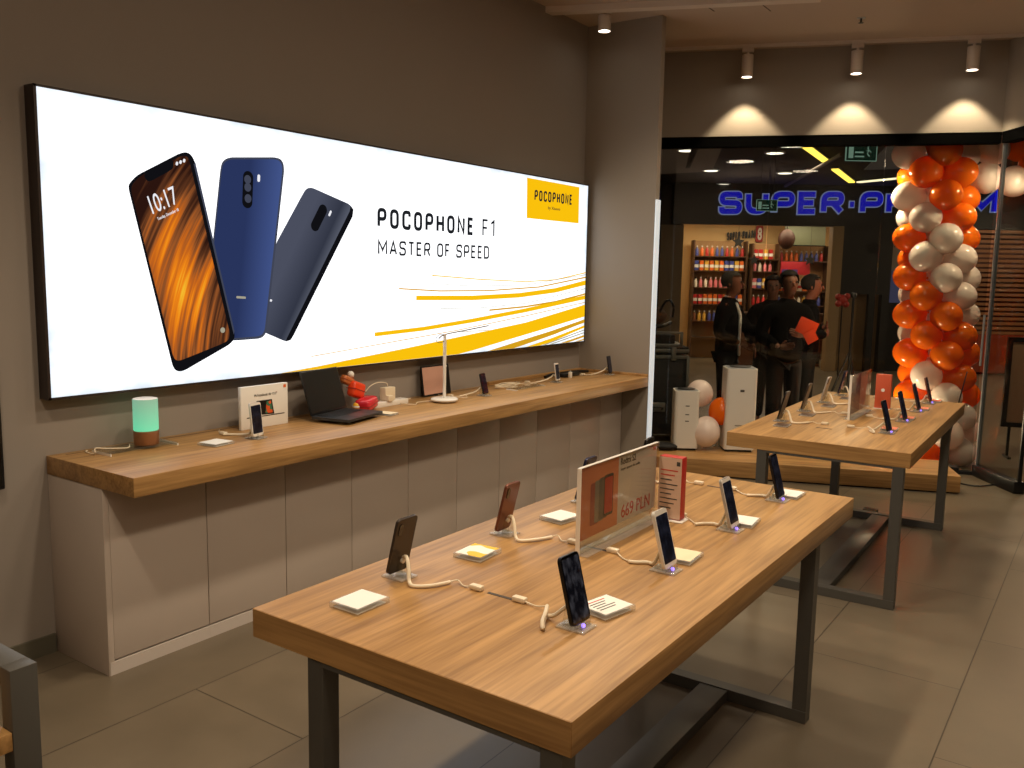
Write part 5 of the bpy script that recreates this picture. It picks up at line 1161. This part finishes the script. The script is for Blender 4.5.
# man facing the shop, orange papers
JB = dict(stand, elbowR=(-.27, .02, 1.12), wristR=(-.14, -.17, 1.02), elbowL=(.28, .0, 1.13), wristL=(.08, -.22, 1.14), head=(.0, -.02), handL=(-1, -.2, .3), handR=(.6, -.5, .1))
pbn = person('dark-haired man in a black jacket facing the shop with orange papers', (2.86, 9.15, 0), R(8), JB, ('black', (9, 9, 10), (28, 21, 21)), (128, 82, 60), (22, 17, 15), None, H=1.01)
org = mat('orange_paper', (235, 72, 24), .6)
pp1 = thing('orange_papers', 'bright orange sheets held against the chest of the facing man', 'papers'); pp1.matrix_world = MALL @ Matrix.Translation((2.98, 8.86, 1.24))
obj('sheet', MB().box((-.1, -.004, -.075), (.1, .004, .085), .001, mtx=Matrix.Rotation(R(22), 4, 'Y')), org, pp1)
obj('folded_sheet', MB().box((-.07, -.012, -.16), (.05, -.006, -.04), .001, mtx=Matrix.Rotation(R(-30), 4, 'Y')), org, pp1)
# third person behind, facing right
JC = dict(stand, elbowR=(-.26, -.02, 1.12), wristR=(-.08, -.2, 1.12), elbowL=(.27, -.02, 1.12), wristL=(.1, -.2, 1.2), head=(0, -.02), handL=(-1, -.1, .1), handR=(1, -.1, .1))
person('person in a dark jacket turned away to the right behind the others', (3.38, 10.0, 0), R(75), JC, ('dark', (13, 12, 14), (12, 12, 13)), (150, 88, 66), (30, 22, 18), None, H=.99)
JD = dict(stand, elbowR=(-.25, .02, 1.12), wristR=(-.2, -.15, .95), elbowL=(.25, .02, 1.12), wristL=(.2, -.15, .95), head=(0, -.02))
person('mostly hidden person in dark clothes right behind the facing man', (3.02, 10.25, 0), R(-10), JD, ('hidden', (18, 14, 14), (14, 12, 12)), (104, 66, 50), (28, 20, 17), None, H=.98)
rdc = mthing('red_flower', 'small bright red flower decoration right of the people outside', 'decoration', 5.85, 15.6, 1.35)
obj('bloom', MB().sphere((0, 0, 0), .1, (1, .5, 1), u=10, v=7).sphere((.08, 0, .07), .06, u=8, v=6).sphere((-.08, 0, .06), .06, u=8, v=6).sphere((.07, 0, -.07), .06, u=8, v=6).sphere((-.07, 0, -.06), .06, u=8, v=6), M['red'], rdc)
obj('stem', MB().cyl((0, 0, -.08), (0, 0, -1.35), .012), M['black'], rdc)

# ------------------------------------------------------------------ lights
def area(loc, size, e, col, rot=(0, 0, 0), sy=None, shape='SQUARE'):
    l = bpy.data.lights.new('area', 'AREA'); l.energy = e; l.size = size; l.color = col; l.shape = 'DISK' if sy is None else 'RECTANGLE'
    if sy: l.size_y = sy
    o = bpy.data.objects.new('area_lamp', l); C.objects.link(o); o.location = loc; o.rotation_euler = rot; return o
warm = (1, .82, .6)
for x, y, e in ((3.7, 1.0, 26), (3.7, 3.0, 32), (3.7, 5.0, 24), (2.6, 6.6, 12), (5.4, 0.0, 12)):
    area((x, y, 3.72), .45, e, warm)
for x, y, e in ((1.9, .6, 120), (1.9, 2.4, 150), (1.9, 4.2, 150), (1.7, 5.8, 110)):
    l = bpy.data.lights.new('spot', 'SPOT'); l.energy = e; l.spot_size = R(122); l.spot_blend = .9; l.color = warm; l.shadow_soft_size = .09
    o = bpy.data.objects.new('spot_lamp', l); C.objects.link(o); o.location = (x, y, 3.72)
# added up-facing fill behind the camera, stands in for bounced light on the ceiling
o = area((4.6, -1.2, 2.5), 1.6, 62, (1, .84, .7)); o.rotation_euler = (R(180), 0, 0)
# mall
def mlight(x, d, z, size, e, col=(1, .74, .48)):
    o = area((0, 0, 0), size, e, col); o.matrix_world = MALL @ Matrix.Translation((x, d, z)); return o
o = mlight(4.8, 17.6, 2.9, 2.8, 68, (1, .76, .5)); o.data.shape = 'RECTANGLE'; o.data.size_y = .8
mlight(7.2, 17.4, 2.9, 1.0, 25)
mlight(4, 13.2, 3.38, 1.2, 30); mlight(1.6, 10.5, 3.38, .5, 7); mlight(9.8, 13.5, 3.38, .5, 110); mlight(6.6, 10.2, 3.38, .5, 40)
# fill lamps without fittings, added to brighten the balloon column
for L0, T0, e_ in (((1.75, 8.95, 2.7), (2.42, 9.15, .9), 34), ((1.85, 8.62, .35), (2.42, 9.15, .8), 18), ((1.9, 9.9, .2), (2.42, 9.15, .9), 16), ((3.1, 8.9, 2.7), (2.5, 9.15, .7), 14)):
    o = area(L0, .15, e_, (1, .74, .46)); o.rotation_euler = (Vector(T0) - Vector(L0)).to_track_quat('-Z', 'Y').to_euler()

w = bpy.data.worlds.new('world'); scene.world = w; w.use_nodes = True
w.node_tree.nodes['Background'].inputs[0].default_value = (.02, .017, .014, 1); w.node_tree.nodes['Background'].inputs[1].default_value = .6
scene.view_settings.view_transform = 'Standard'; scene.view_settings.exposure = 0; scene.view_settings.look = 'None'
scene.cycles.use_denoising = True
scene.cycles.max_bounces = 8; scene.cycles.transparent_max_bounces = 16; scene.cycles.caustics_reflective = False; scene.cycles.caustics_refractive = False
scene.cycles.sample_clamp_indirect = 4
